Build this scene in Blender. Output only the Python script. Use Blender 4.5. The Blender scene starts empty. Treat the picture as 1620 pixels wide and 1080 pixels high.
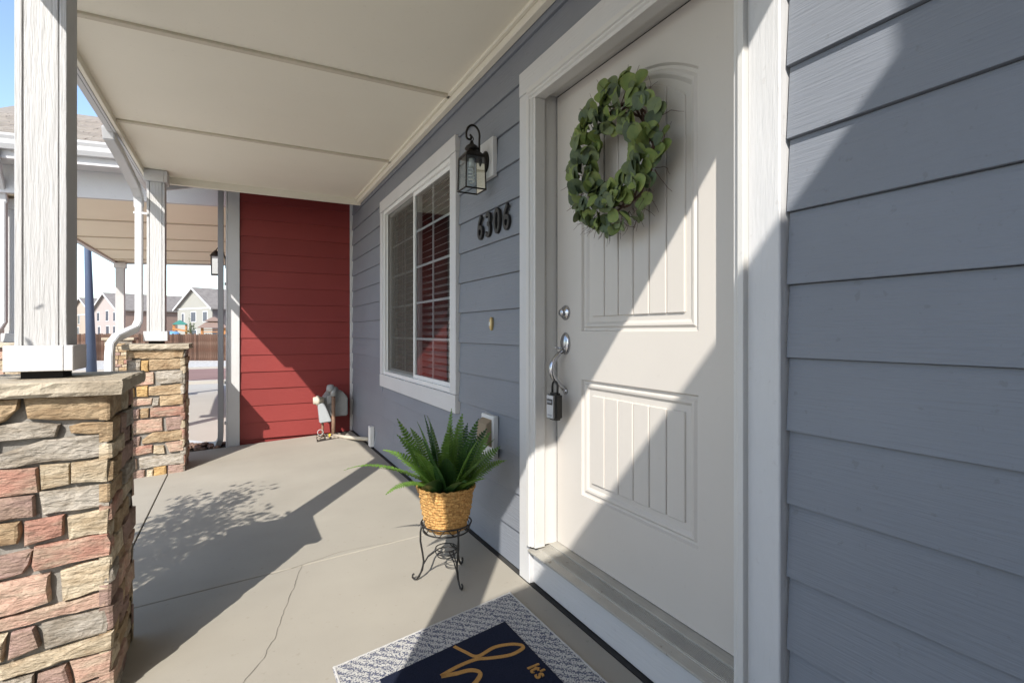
import bpy, bmesh, math, random
from mathutils import Vector, Matrix, noise
R = math.radians
rnd = random.Random(7)
scene = bpy.context.scene
COL = scene.collection

# ------------------------------------------------------------------ camera
HC = 1.145                                  # camera height over the porch floor at the wall
F, CX, CY = 829.0, 810.0, 525.5             # focal length and horizon in pixels of the 1620 px wide photo
YAW = math.atan2(436, 830)
cam_d = bpy.data.cameras.new('camera'); cam = bpy.data.objects.new('camera', cam_d); COL.objects.link(cam)
cam_d.sensor_width = 36; cam_d.lens = F/1620*36; cam_d.shift_y = -(540-CY)/1620
cam_d.clip_start = 0.05; cam_d.clip_end = 2000
cam.location = (0, 0, HC); cam.rotation_euler = (R(90), 0, -YAW)
scene.camera = cam
scene.render.resolution_x, scene.render.resolution_y = 1024, 682

# ------------------------------------------------------------------ sky, sun, exposure
SUN = Vector((.735, 1.0, -.98)).normalized()
w = bpy.data.worlds.new('World'); scene.world = w; w.use_nodes = True
nt = w.node_tree; bg = nt.nodes['Background']
sky = nt.nodes.new('ShaderNodeTexSky'); sky.sky_type = 'NISHITA'; sky.sun_disc = False
sky.sun_elevation = math.asin(-SUN.z); sky.sun_rotation = math.atan2(-SUN.x, -SUN.y)
sky.altitude = 0; sky.air_density = 1.0; sky.dust_density = .8; sky.ozone_density = 1.0
nt.links.new(sky.outputs[0], bg.inputs[0]); bg.inputs[1].default_value = 0.135
sl = bpy.data.lights.new('sun', 'SUN'); sl.energy = 2.9; sl.angle = R(.42); sl.color = (1, .955, .89)
so = bpy.data.objects.new('sun', sl); COL.objects.link(so); so.location = (-6, -8, 9)
so.rotation_euler = SUN.to_track_quat('-Z', 'Y').to_euler()
vs = scene.view_settings; vs.view_transform = 'Standard'; vs.look = 'None'; vs.gamma = 1; vs.use_curve_mapping = False
vs.exposure = 1.17

# ------------------------------------------------------------------ pixel helpers (directions only; planes give distance)
_c, _s = math.cos(YAW), math.sin(YAW)
WX = 1.199                                   # face of the blue siding
SL = .05                                     # fall of the porch floor away from the house
def ray(px, py):
    l = (px-CX)/F; u = (CY-py)/F
    return Vector((l*_c+_s, _c-l*_s, u))
def onX(px, py, x): r = ray(px, py); return r*(x/r.x)
def onY(px, py, y): r = ray(px, py); return r*(y/r.y)
def onF(px, py):
    r = ray(px, py); return r*((-HC-SL*WX)/(r.z-SL*r.x))
def atD(px, d, z=0):
    r = ray(px, CY); return Vector((r.x*d, r.y*d, z))
def fz(x): return -HC+SL*(x-WX)

# ------------------------------------------------------------------ materials
def srgb(*c):
    return tuple((v/255/12.92 if v/255 <= .04045 else ((v/255+.055)/1.055)**2.4) for v in c)
def mat(name, col, rough=.6, var=.08, vscale=6, bump=0, bscale=(60, 60, 60), bdet=4, spec=.4, metal=0, rand=0, col2=None, c2scale=4, c2edge=(.45, .65), dirt=0, coords='Object', bdist=.004):
    m = bpy.data.materials.new(name); m.use_nodes = True
    n = m.node_tree.nodes; L = m.node_tree.links; b = n['Principled BSDF']
    b.inputs['Roughness'].default_value = rough; b.inputs['Specular IOR Level'].default_value = spec; b.inputs['Metallic'].default_value = metal
    tc = n.new('ShaderNodeTexCoord')
    def nz(sc, det=4, rough_=.55):
        mp = n.new('ShaderNodeMapping'); mp.inputs['Scale'].default_value = sc if isinstance(sc, tuple) else (sc,)*3
        L.new(tc.outputs[coords], mp.inputs[0]); t = n.new('ShaderNodeTexNoise'); t.inputs['Scale'].default_value = 1
        t.inputs['Detail'].default_value = det; t.inputs['Roughness'].default_value = rough_; L.new(mp.outputs[0], t.inputs[0]); return t.outputs[0]
    rgb = n.new('ShaderNodeRGB'); rgb.outputs[0].default_value = (*col, 1); cur = rgb.outputs[0]
    if col2:
        rp = n.new('ShaderNodeMapRange'); rp.inputs[1].default_value, rp.inputs[2].default_value = c2edge
        L.new(nz(c2scale, 5), rp.inputs[0]); mx = n.new('ShaderNodeMixRGB'); mx.inputs[2].default_value = (*col2, 1)
        L.new(rp.outputs[0], mx.inputs[0]); L.new(cur, mx.inputs[1]); cur = mx.outputs[0]
    if var or rand:
        hv = n.new('ShaderNodeHueSaturation'); L.new(cur, hv.inputs['Color'])
        mr = n.new('ShaderNodeMapRange'); mr.inputs[1].default_value = .25; mr.inputs[2].default_value = .75
        mr.inputs[3].default_value = 1-var; mr.inputs[4].default_value = 1+var; L.new(nz(vscale), mr.inputs[0]); val = mr.outputs[0]
        if rand:
            oi = n.new('ShaderNodeObjectInfo'); m2 = n.new('ShaderNodeMapRange'); m2.inputs[3].default_value = 1-rand; m2.inputs[4].default_value = 1+rand
            L.new(oi.outputs['Random'], m2.inputs[0]); mu = n.new('ShaderNodeMath'); mu.operation = 'MULTIPLY'
            L.new(val, mu.inputs[0]); L.new(m2.outputs[0], mu.inputs[1]); val = mu.outputs[0]
        L.new(val, hv.inputs['Value']); cur = hv.outputs[0]
    if dirt:
        rp = n.new('ShaderNodeMapRange'); rp.inputs[1].default_value = .66; rp.inputs[2].default_value = .72
        L.new(nz(38, 3), rp.inputs[0]); mx = n.new('ShaderNodeMixRGB'); mx.blend_type = 'MULTIPLY'; mx.inputs[2].default_value = (.55, .5, .45, 1)
        mm = n.new('ShaderNodeMath'); mm.operation = 'MULTIPLY'; mm.inputs[1].default_value = dirt; L.new(rp.outputs[0], mm.inputs[0])
        L.new(mm.outputs[0], mx.inputs[0]); L.new(cur, mx.inputs[1]); cur = mx.outputs[0]
    L.new(cur, b.inputs['Base Color'])
    if bump:
        bp = n.new('ShaderNodeBump'); bp.inputs['Strength'].default_value = bump; bp.inputs['Distance'].default_value = bdist
        L.new(nz(bscale, bdet, .6), bp.inputs['Height']); L.new(bp.outputs[0], b.inputs['Normal'])
    return m
M = {}
M['blue'] = mat('blue_siding_paint', (.205, .22, .248), .55, .05, 3, .55, (160, 7, 150), 3, rand=.035, dirt=.25)
M['red'] = mat('red_siding_paint', (.235, .036, .032), .5, .04, 3, .4, (7, 160, 150), 3, rand=.05)
M['trim'] = mat('white_trim_paint', (.575, .57, .565), .5, .03, 5, .5, (90, 90, 9), 3, dirt=.18)
M['trimh'] = mat('white_trim_paint_level', (.575, .57, .565), .5, .03, 5, .4, (90, 9, 90), 3, dirt=.2)
M['jamb'] = mat('smooth_white_paint', (.60, .585, .555), .42, .03, 5, .08, (60, 60, 12), 3, dirt=.15)
M['door'] = mat('door_paint', (.57, .53, .48), .42, .02, 4, .06, (50, 50, 50), 3, dirt=.08)
M['postm'] = mat('post_wood_paint', (.48, .476, .468), .55, .03, 5, .9, (95, 95, 7), 4, dirt=.1, bdist=.005)
M['ceil'] = mat('ceiling_paint', (.86, .805, .67), .6, .03, 1.2, .15, (6, 50, 50), 3, dirt=.12)
M['ceiltrim'] = mat('ceiling_trim_paint', (.82, .77, .64), .55, .03, 3, .15, (60, 8, 60), 3, dirt=.15)
M['batten'] = mat('batten_paint', (.62, .555, .43), .6, .06, 3, .2, (8, 60, 60), 3, dirt=.4)
M['conc'] = mat('porch_concrete', (.335, .308, .258), .85, .08, 1.7, .25, (150, 150, 150), 5, spec=.25, col2=(.30, .275, .228), c2scale=.9, c2edge=(.5, .72), dirt=.22, bdist=.002)
M['tanceil'] = mat('tan_ceiling_paint', (.88, .81, .62), .6, .03, 1.2)
M['conc2'] = mat('driveway_concrete', (.40, .38, .34), .9, .05, 1, .2, (60, 60, 60), 4, spec=.2)
M['road'] = mat('pink_asphalt', (.25, .165, .15), 1, .06, .7, .3, (50, 50, 50), 4, spec=0)
M['gravel'] = mat('pale_gravel', (.46, .44, .41), .95, .35, 5, .6, (9, 9, 9), 5, spec=.2, bdist=.05)
M['mortar'] = mat('grey_mortar', (.25, .235, .21), .95, .15, 18, .8, (120, 120, 120), 5, spec=.15)
def stone(n, c, c2):
    M[n] = mat('stone_'+n, c, .88, .20, 30, 1.0, (30, 30, 85), 8, spec=.2, rand=.09, col2=c2, c2scale=(9, 9, 26), c2edge=(.4, .62), bdist=.02)
stone('beige', srgb(196, 182, 158), srgb(168, 150, 124)); stone('grey', srgb(176, 168, 156), srgb(146, 136, 122)); stone('redstone', srgb(170, 128, 112), srgb(166, 144, 126))
stone('mauve', srgb(160, 134, 124), srgb(150, 128, 114)); stone('tan', srgb(178, 156, 126), srgb(148, 124, 96)); stone('orange', srgb(196, 162, 112), srgb(172, 142, 98)); stone('pink', srgb(188, 154, 136), srgb(184, 164, 144))
M['cap'] = mat('capstone', srgb(178, 168, 150), .9, .1, 9, 1.0, (30, 30, 40), 6, spec=.2, bdist=.012, col2=srgb(158, 146, 128), c2scale=5)
M['metalw'] = mat('white_painted_metal', (.55, .55, .55), .35, .02, 5, .1, (40, 40, 6), 2, dirt=.15)
M['metalg'] = mat('grey_painted_metal', (.33, .33, .34), .4, .04, 5)
M['bronze'] = mat('dark_bronze', (.03, .026, .022), .45, .3, 30, .3, (90, 90, 90), 3, metal=.6)
M['black'] = mat('black_enamel', (.018, .017, .016), .4, .2, 30, .2, (90, 90, 90))
M['nickel'] = mat('satin_nickel', (.55, .55, .57), .22, .05, 10, metal=1)
M['sill'] = mat('aluminium_sill', (.40, .38, .335), .55, .1, 10, .5, (220, 5, 220), 3, metal=.1, dirt=.8)
M['dark'] = mat('dark_gap', (.02, .019, .018), .9, 0)
M['joint'] = mat('joint_filler', (.05, .048, .045), .95, .2, 20)
M['crack'] = mat('crack_dirt', (.16, .145, .12), .95, .2, 20)
M['lglass2'] = mat('pale_lantern_glass', (.45, .48, .48), .2, .05)
M['white'] = mat('white_plastic', (.74, .74, .72), .4, .02)
M['tanp'] = mat('tan_plastic', (.30, .23, .15), .5, .1)
M['gold'] = mat('brass_button', (.65, .48, .22), .35, .05, metal=.4)
M['goldpile'] = mat('gold_pile', (.46, .25, .08), .95, .2, 200, .8, (500, 500, 500), spec=.1)
M['navy'] = mat('navy_pile', (.014, .018, .036), .95, .35, 260, .9, (500, 500, 500), 3, spec=.1, bdist=.003)
M['shingle'] = mat('roof_shingle', (.27, .245, .215), .95, .22, 14, .5, (80, 80, 80), 5, spec=.1, rand=.1)
M['picket'] = mat('fence_wood', (.075, .040, .027), .9, .3, 3, .3, (30, 30, 3), rand=.4, spec=.2, col2=(.12, .08, .06), c2scale=2)
M['pole'] = mat('blue_grey_pole', (.07, .095, .155), .45, .08, 2)
M['twig'] = mat('brown_twig', (.10, .055, .04), .8, .2, 30)
M['bark'] = mat('bark', (.10, .075, .055), .9, .3, 12, .8, (40, 40, 10))
M['rock'] = mat('brown_rock', (.16, .10, .075), .9, .3, 20, .8, (60, 60, 60), rand=.4)
M['soil'] = mat('dark_soil', (.03, .024, .018), .95, .3, 30)
M['pebble'] = mat('tan_pebble', (.42, .36, .29), .9, .2, 30, rand=.3)
M['blind'] = mat('white_blind', (.42, .41, .385), .5, .02)
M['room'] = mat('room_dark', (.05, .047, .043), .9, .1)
M['meter'] = mat('meter_grey', (.30, .31, .31), .5, .1, 12, .2, (40, 40, 40))
M['copper'] = mat('rusty_pipe', (.24, .15, .10), .6, .25, 30, .3, (80, 80, 80))
M['beigem'] = mat('beige_metal', (.50, .45, .36), .5, .05)
M['paleblue'] = mat('pale_plastic', (.42, .46, .48), .5, .05)
M['meter2'] = mat('pale_meter_grey', (.36, .38, .39), .5, .05)
M['yellow'] = mat('yellow_tag', (.7, .5, .05), .6, 0)
M['chrome'] = mat('lockbox_grey', (.55, .55, .56), .4, .03, metal=.2)
M['teal'] = mat('teal_canvas', (.05, .20, .17), .8, .05)
M['owood'] = mat('play_wood', (.38, .17, .06), .8, .15)
M['bluep'] = mat('pool_blue', (.15, .32, .55), .5, .05)
def leafmat(name, c, c2, rough=.5, trans=.25, rand=.25):
    m = mat(name, c, rough, .12, 40, .25, (120, 120, 120), 3, spec=.35, rand=rand, col2=c2, c2scale=25)
    b = m.node_tree.nodes['Principled BSDF']; t = m.node_tree.nodes.new('ShaderNodeBsdfTranslucent'); mx = m.node_tree.nodes.new('ShaderNodeMixShader')
    src = b.inputs['Base Color'].links[0].from_socket; L = m.node_tree.links
    L.new(src, t.inputs[0]); mx.inputs[0].default_value = trans; L.new(b.outputs[0], mx.inputs[1]); L.new(t.outputs[0], mx.inputs[2])
    L.new(mx.outputs[0], m.node_tree.nodes['Material Output'].inputs[0]); return m
M['euc1'] = leafmat('silver_dollar_leaf_green', (.17, .235, .065), (.24, .27, .075), .5, .2)
M['euc2'] = leafmat('silver_dollar_leaf_grey', (.135, .17, .085), (.165, .20, .07), .55, .12)
M['euc3'] = leafmat('silver_dollar_leaf_dark', (.075, .105, .060), (.11, .145, .06), .55, .1)
M['fern1'] = leafmat('fern_green', (.115, .22, .04), (.16, .28, .05), .45, .3)
M['fern2'] = leafmat('fern_dark', (.040, .105, .030), (.06, .14, .03), .4, .2)
M['tree'] = leafmat('tree_leaf', (.06, .095, .028), (.09, .11, .035), .5, .12)

def glassmat(name, tint=(.9, .93, .92), ior=1.5, gloss=(1, 1, 1)):
    m = bpy.data.materials.new(name); m.use_nodes = True; n = m.node_tree.nodes; L = m.node_tree.links
    t = n.new('ShaderNodeBsdfTransparent'); t.inputs[0].default_value = (*tint, 1); g = n.new('ShaderNodeBsdfGlossy'); g.inputs['Roughness'].default_value = .01; g.inputs[0].default_value = (*gloss, 1)
    f = n.new('ShaderNodeFresnel'); f.inputs[0].default_value = ior; mx = n.new('ShaderNodeMixShader')
    L.new(f.outputs[0], mx.inputs[0]); L.new(t.outputs[0], mx.inputs[1]); L.new(g.outputs[0], mx.inputs[2]); L.new(mx.outputs[0], n['Material Output'].inputs[0]); return m
M['glass'] = glassmat('window_glass', (.80, .83, .82), 1.62)
M['lglass'] = glassmat('lantern_glass', (.86, .90, .89), 1.5)
def screenmat():
    m = bpy.data.materials.new('insect_screen'); m.use_nodes = True; n = m.node_tree.nodes; L = m.node_tree.links
    t = n.new('ShaderNodeBsdfTransparent'); d = n.new('ShaderNodeBsdfDiffuse'); d.inputs[0].default_value = (.115, .105, .09, 1); mx = n.new('ShaderNodeMixShader'); mx.inputs[0].default_value = .62
    L.new(t.outputs[0], mx.inputs[1]); L.new(d.outputs[0], mx.inputs[2]); L.new(mx.outputs[0], n['Material Output'].inputs[0]); return m
M['screen'] = screenmat()
def paint(name, rgbv, **k): M[name] = mat(name, srgb(*rgbv), .85, .04, .5, **k)
paint('grey_house', (150, 148, 140)); paint('pink_house', (164, 153, 148)); paint('beige_house', (174, 160, 146)); paint('olive_house', (150, 132, 84)); paint('shaded_side', (96, 88, 88)); paint('brown_side', (128, 108, 98))  # dark and brown flanks: wall shade put into the colour; brown also suits gazebo roofs
M['roofd'] = mat('dark_roof', (.21, .19, .175), .95, .2, 2, spec=.1)
M['pane'] = mat('far_pane', (.08, .09, .11), .2, .1, spec=.5)
# woven straw
def straw():
    m = mat('woven_straw', srgb(200, 158, 98), .75, .28, 60, .6, (300, 300, 300), 4, spec=.25, col2=srgb(138, 90, 44), c2scale=(120, 120, 60), c2edge=(.40, .72)); return m
M['straw'] = straw()
# mat border: flat woven pattern of blue flecks and chevrons
def matborder():
    m = bpy.data.materials.new('mat_border_weave'); m.use_nodes = True; n = m.node_tree.nodes; L = m.node_tree.links; b = n['Principled BSDF']; b.inputs['Roughness'].default_value = .95
    tc = n.new('ShaderNodeTexCoord'); w1 = n.new('ShaderNodeTexWave'); w1.wave_type = 'BANDS'; w1.bands_direction = 'DIAGONAL'; w1.inputs['Scale'].default_value = 14; w1.inputs['Distortion'].default_value = 3; w1.inputs['Detail'].default_value = 3; w1.inputs['Detail Scale'].default_value = 3
    nz = n.new('ShaderNodeTexNoise'); nz.inputs['Scale'].default_value = 170; nz.inputs['Detail'].default_value = 2
    L.new(tc.outputs['Object'], w1.inputs[0]); L.new(tc.outputs['Object'], nz.inputs[0])
    a = n.new('ShaderNodeMath'); a.operation = 'MULTIPLY_ADD'; a.inputs[1].default_value = .13; L.new(w1.outputs['Fac'], a.inputs[0]); L.new(nz.outputs[0], a.inputs[2])
    mr = n.new('ShaderNodeMapRange'); mr.inputs[1].default_value = .53; mr.inputs[2].default_value = .63; L.new(a.outputs[0], mr.inputs[0])
    mx = n.new('ShaderNodeMixRGB'); mx.inputs[1].default_value = (.46, .45, .42, 1); mx.inputs[2].default_value = (.085, .092, .135, 1); L.new(mr.outputs[0], mx.inputs[0]); L.new(mx.outputs[0], b.inputs['Base Color'])
    bp = n.new('ShaderNodeBump'); bp.inputs['Strength'].default_value = .9; bp.inputs['Distance'].default_value = .004; L.new(nz.outputs[0], bp.inputs['Height']); L.new(bp.outputs[0], b.inputs['Normal']); return m
M['border'] = matborder()

# ------------------------------------------------------------------ mesh helpers
ORG = {}
def tag(o, label=None, cat=None, group=None, kind=None):
    if label: o['label'] = label
    if cat: o['category'] = cat
    if group: o['group'] = group
    if kind: o['kind'] = kind
    return o
def thing(name, loc, label, cat, group=None):
    o = bpy.data.objects.new(name, None); COL.objects.link(o); o.location = loc; o.empty_display_size = .1; ORG[o] = Vector(loc)
    return tag(o, label, cat, group)
class MB:
    def __init__(s): s.v = []; s.f = []
    def add(s, vs, fs):
        b = len(s.v); s.v += [Vector(v) for v in vs]; s.f += [tuple(b+i for i in f) for f in fs]; return s
    def box(s, x0, x1, y0, y1, z0, z1):
        return s.add([(x0, y0, z0), (x1, y0, z0), (x1, y1, z0), (x0, y1, z0), (x0, y0, z1), (x1, y0, z1), (x1, y1, z1), (x0, y1, z1)],
                     [(0, 3, 2, 1), (4, 5, 6, 7), (0, 1, 5, 4), (1, 2, 6, 5), (2, 3, 7, 6), (3, 0, 4, 7)])
    def hexa(s, p8): return s.add(p8, [(0, 3, 2, 1), (4, 5, 6, 7), (0, 1, 5, 4), (1, 2, 6, 5), (2, 3, 7, 6), (3, 0, 4, 7)])
    def loft(s, A, B, caps=True):            # two rings of equal length
        n = len(A); fs = [(i, (i+1) % n, n+(i+1) % n, n+i) for i in range(n)]
        if caps: fs += [tuple(reversed(range(n))), tuple(range(n, 2*n))]
        return s.add(list(A)+list(B), fs)
    def rings(s, rs, close=True, caps=True):
        n = len(rs[0]); vs = [p for r in rs for p in r]; fs = []
        for k in range(len(rs)-1):
            for i in range(n if close else n-1):
                fs.append((k*n+i, k*n+(i+1) % n, (k+1)*n+(i+1) % n, (k+1)*n+i))
        if caps: fs += [tuple(reversed(range(n))), tuple(range((len(rs)-1)*n, len(rs)*n))]
        return s.add(vs, fs)
    def tube(s, pts, r, n=8, closed=False, rect=None):
        pts = [Vector(p) for p in pts]; m = len(pts); rs = []; up = None
        for i, p in enumerate(pts):
            a = pts[(i-1) % m] if (closed or i) else p; b = pts[(i+1) % m] if (closed or i < m-1) else p
            t = (b-a).normalized()
            if up is None:
                up = Vector((0, 0, 1)) if abs(t.z) < .9 else Vector((1, 0, 0))
            x = t.cross(up)
            x = x.normalized() if x.length > 1e-6 else Vector((1, 0, 0)); y = x.cross(t).normalized(); up = y
            rr = r[i] if isinstance(r, (list, tuple)) else r
            if rect:
                q = [(-1, -1), (1, -1), (1, 1), (-1, 1)]; rs.append([p+x*(rect[0]*u)+y*(rect[1]*v_) for u, v_ in q])
            else: rs.append([p+(x*math.cos(2*math.pi*k/n)+y*math.sin(2*math.pi*k/n))*rr for k in range(n)])
        if closed: rs.append(rs[0]); return s.rings(rs, caps=False)
        return s.rings(rs)
    def lathe(s, prof, o, ax='z', n=20, sc=(1, 1)):   # prof (radius, along)
        o = Vector(o); rs = []
        for r, h in prof:
            ring = []
            for k in range(n):
                a = 2*math.pi*k/n; u, v_ = math.cos(a)*r*sc[0], math.sin(a)*r*sc[1]
                ring.append(o+{'z': Vector((u, v_, h)), 'x': Vector((h, u, v_)), 'y': Vector((u, h, v_))}[ax])
            rs.append(ring)
        return s.rings(rs)
    def build(s, name, m, parent=None, smooth=False, bevel=0, seg=1, recalc=True):
        org = ORG.get(parent, Vector((0, 0, 0))) if parent else Vector((0, 0, 0))
        me = bpy.data.meshes.new(name); me.from_pydata([tuple(v-org) for v in s.v], [], s.f)
        bm = bmesh.new(); bm.from_mesh(me)
        if recalc: bmesh.ops.recalc_face_normals(bm, faces=bm.faces)
        if bevel:
            es = [e for e in bm.edges if len(e.link_faces) == 2 and e.calc_face_angle(0) > .5]
            bmesh.ops.bevel(bm, geom=es, offset=bevel, segments=seg, affect='EDGES', clamp_overlap=True)
        if smooth:
            for f in bm.faces: f.smooth = True
        bm.to_mesh(me); bm.free(); me.materials.append(M[m] if isinstance(m, str) else m)
        o = bpy.data.objects.new(name, me); COL.objects.link(o)
        if parent: o.parent = parent; ORG[o] = org
        else: ORG[o] = org
        return o
def box(name, m, parent, x0, x1, y0, y1, z0, z1, bevel=0): return MB().box(x0, x1, y0, y1, z0, z1).build(name, m, parent, bevel=bevel)
def struct(o): o['kind'] = 'structure'; return o
def empty_part(name, parent):
    o = bpy.data.objects.new(name, None); COL.objects.link(o); o.parent = parent; ORG[o] = ORG[parent]; o.empty_display_size = .1; return o
def mesh_part(name, me, parent, mw):
    o = bpy.data.objects.new(name, me); COL.objects.link(o); o.parent = parent; o.matrix_local = Matrix.Translation(-ORG[parent]) @ mw; ORG[o] = ORG[parent]; return o

# ================================================================== THE SETTING
# ground: level by the house, falling gently to the street
def gz(y): return -1.33-.024*max(0, min(y, 32)-12)
g = MB(); ys = [-400, -40, 0, 6, 12, 17, 22, 27, 32, 60, 140, 400, 900]
g.add([(x, y, gz(y)) for y in ys for x in (-700, 700)], [(2*i, 2*i+1, 2*i+3, 2*i+2) for i in range(len(ys)-1)])
struct(g.build('ground', 'gravel'))
def sheet(name, m, x0, x1, y0, y1, dz):
    yy = [y0]+[y for y in ys if y0 < y < y1]+[y1]; b = MB()
    b.add([(x, y, gz(y)+dz) for y in yy for x in (x0, x1)], [(2*i, 2*i+1, 2*i+3, 2*i+2) for i in range(len(yy)-1)])
    return struct(b.build(name, m))
sheet('driveway', 'conc2', -60, 30, 6.2, 17.0, .006)
sheet('road', 'road', -120, 120, 17.25, 28.6, .004)
kb = MB()
for y0, y1 in ((17.0, 17.25), (28.6, 28.85)):
    kb.hexa([(-120, y0, gz(y0)-.1), (120, y0, gz(y0)-.1), (120, y1, gz(y1)-.1), (-120, y1, gz(y1)-.1), (-120, y0, gz(y0)+.1), (120, y0, gz(y0)+.1), (120, y1, gz(y1)+.1), (-120, y1, gz(y1)+.1)])
struct(kb.build('kerb', 'conc2'))
sheet('sidewalk', 'conc2', -120, 120, 29.2, 31.0, .012)

# porch floor: slabs with sunk joints, falling away from the house
pf = bpy.data.objects.new('porch_floor', None); COL.objects.link(pf); pf['kind'] = 'structure'; ORG[pf] = Vector((0, 0, 0))
JX = -.53; JY = lambda x: 2.86+.03*x
def slab(x0, x1, ya, yb):
    b = MB(); g_ = .004
    X0, X1 = x0+g_, x1-g_
    c = [(X0, ya(X0)+g_), (X1, ya(X1)+g_), (X1, yb(X1)-g_), (X0, yb(X0)-g_)]
    b.hexa([(x, y, -1.5) for x, y in c]+[(x, y, fz(x)) for x, y in c]); return b.build('slab', 'conc', pf, bevel=.003)
cst = lambda v: (lambda x: v)
for x0, x1 in ((-1.0, JX), (JX, 1.185)):
    slab(x0, x1, cst(-1.2), JY); slab(x0, x1, JY, cst(6.30))
b = MB(); b.hexa([(x, y, -1.5) for x, y in ((-.99, -1.19), (1.19, -1.19), (1.19, 6.29), (-.99, 6.29))]+[(x, y, fz(x)-.012) for x, y in ((-.99, -1.19), (1.19, -1.19), (1.19, 6.29), (-.99, 6.29))]); b.build('joint_filler', 'joint', pf)
# expansion strip along the wall
b = MB(); b.hexa([(x, y, -1.4) for x, y in ((1.187, -1.19), (1.212, -1.19), (1.212, 6.29), (1.187, 6.29))]+[(x, y, fz(1.2)-.004) for x, y in ((1.187, -1.19), (1.212, -1.19), (1.212, 6.29), (1.187, 6.29))]); b.build('expansion_strip', 'joint', pf)
# hairline cracks
def crack(pp, wd):
    pts = [onF(*p) for p in pp]; q = []
    for i in range(len(pts)-1):
        for k in range(6):
            p = pts[i].lerp(pts[i+1], k/6); q.append(p+Vector((rnd.uniform(-.004, .004), rnd.uniform(-.004, .004), 0)))
    q.append(pts[-1]); b = MB(); vs = []
    for i, p in enumerate(q):
        t = (q[min(i+1, len(q)-1)]-q[max(i-1, 0)]).normalized(); nn = Vector((-t.y, t.x, 0))*wd*rnd.uniform(.5, 1.2)
        for sg in (-1, 1):
            v = p+nn*sg; vs.append((v.x, v.y, fz(v.x)+.0012))
    b.add(vs, [(2*i, 2*i+1, 2*i+3, 2*i+2) for i in range(len(q)-1)]); b.build('crack', 'crack', pf)
crack([(478, 893), (470, 915), (462, 935), (448, 970), (436, 1005), (417, 1040), (385, 1080), (360, 1110)], .0016)
crack([(430, 908), (478, 893), (540, 872), (620, 857)], .0012)

# ================================================================== BLUE TOWNHOUSE
house = thing('townhouse', (1.3, 2.0, -1.45), 'blue grey lap sided house with white door, window and flat porch ceiling', 'house')
EXP, ZB = .179, .117
# openings (y0,y1,z0,z1) of trims
DY0, DY1, DZ1 = .833, 2.172, 1.213
WY0, WY1, WZ0, WZ1 = 2.987, 4.889, -.495, 1.205
YN, YF = -1.6, 6.35
wall = empty_part('siding_wall', house)
def core(y0, y1, z0, z1): box('wall_core', 'dark', house, 1.222, 1.34, y0, y1, z0, z1)
core(YN, DY0+.06, -1.45, 5); core(DY1-.06, WY0+.05, -1.45, 5); core(WY1-.05, YF, -1.45, 5)
core(DY0+.06, DY1-.06, DZ1-.06, 5); core(WY0+.05, WY1-.05, WZ1-.05, 5); core(WY0+.05, WY1-.05, -1.45, WZ0+.05)
def plank(y0, y1, zb, h=EXP, m='blue'):
    b = MB(); A = [(WX-.002, y0, zb), (WX+.011, y0, zb+h-.001), (WX+.022, y0, zb+h-.001), (WX+.022, y0, zb)]
    n = max(2, int((y1-y0)/.35)+1); rs = []
    for i in range(n):
        y = y0+(y1-y0)*i/(n-1); j = noise.noise((y*1.3, zb*9, 3))*.0022
        rs.append([(x+(j if k < 2 else 0), y, z) for k, (x, _, z) in enumerate(A)])
    b.rings(rs); b.build('plank', m, wall, bevel=.0012)
for k in range(-7, 8):
    zb = ZB+EXP*k; zt = zb+EXP
    segs = []
    for a, c in ((YN, DY0-.004), (DY1+.004, WY0-.004), (WY1+.004, YF-.02)):
        segs.append([a, c])
    if zb >= DZ1-.001: segs = [[YN, segs[1][1]]]+segs[2:]
    if zb >= WZ1-.02 or zt <= WZ0+.02:
        segs = segs[:-2]+[[segs[-2][0], segs[-1][1]]]
    for a, c in segs:
        z0 = max(zb, -1.138)
        cuts = [a, c]
        if c-a > 3.0 or (zb > 1.1 and a < 0): cuts = [a, a+(c-a)*rnd.uniform(.35, .65), c]
        for i in range(len(cuts)-1):
            plank(cuts[i]+.001, cuts[i+1]-.001, z0, zt-z0)
# filler planks where a course is cut by the trim heads and sills
def cutplank(y0, y1, z0, z1): plank(y0, y1, z0, z1-z0)
kk = ZB+EXP*math.floor((DZ1-ZB)/EXP); cutplank(DY0-.004, DY1+.004, DZ1+.003, kk+EXP)
kk = ZB+EXP*math.floor((WZ1-.02-ZB)/EXP)
if kk+EXP-WZ1 > .012: cutplank(WY0-.004, WY1+.004, WZ1+.003, kk+EXP)
kk = ZB+EXP*math.floor((WZ0-ZB)/EXP)
if WZ0-kk > .03: cutplank(WY0-.004, WY1+.004, kk, WZ0-.003)

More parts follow.
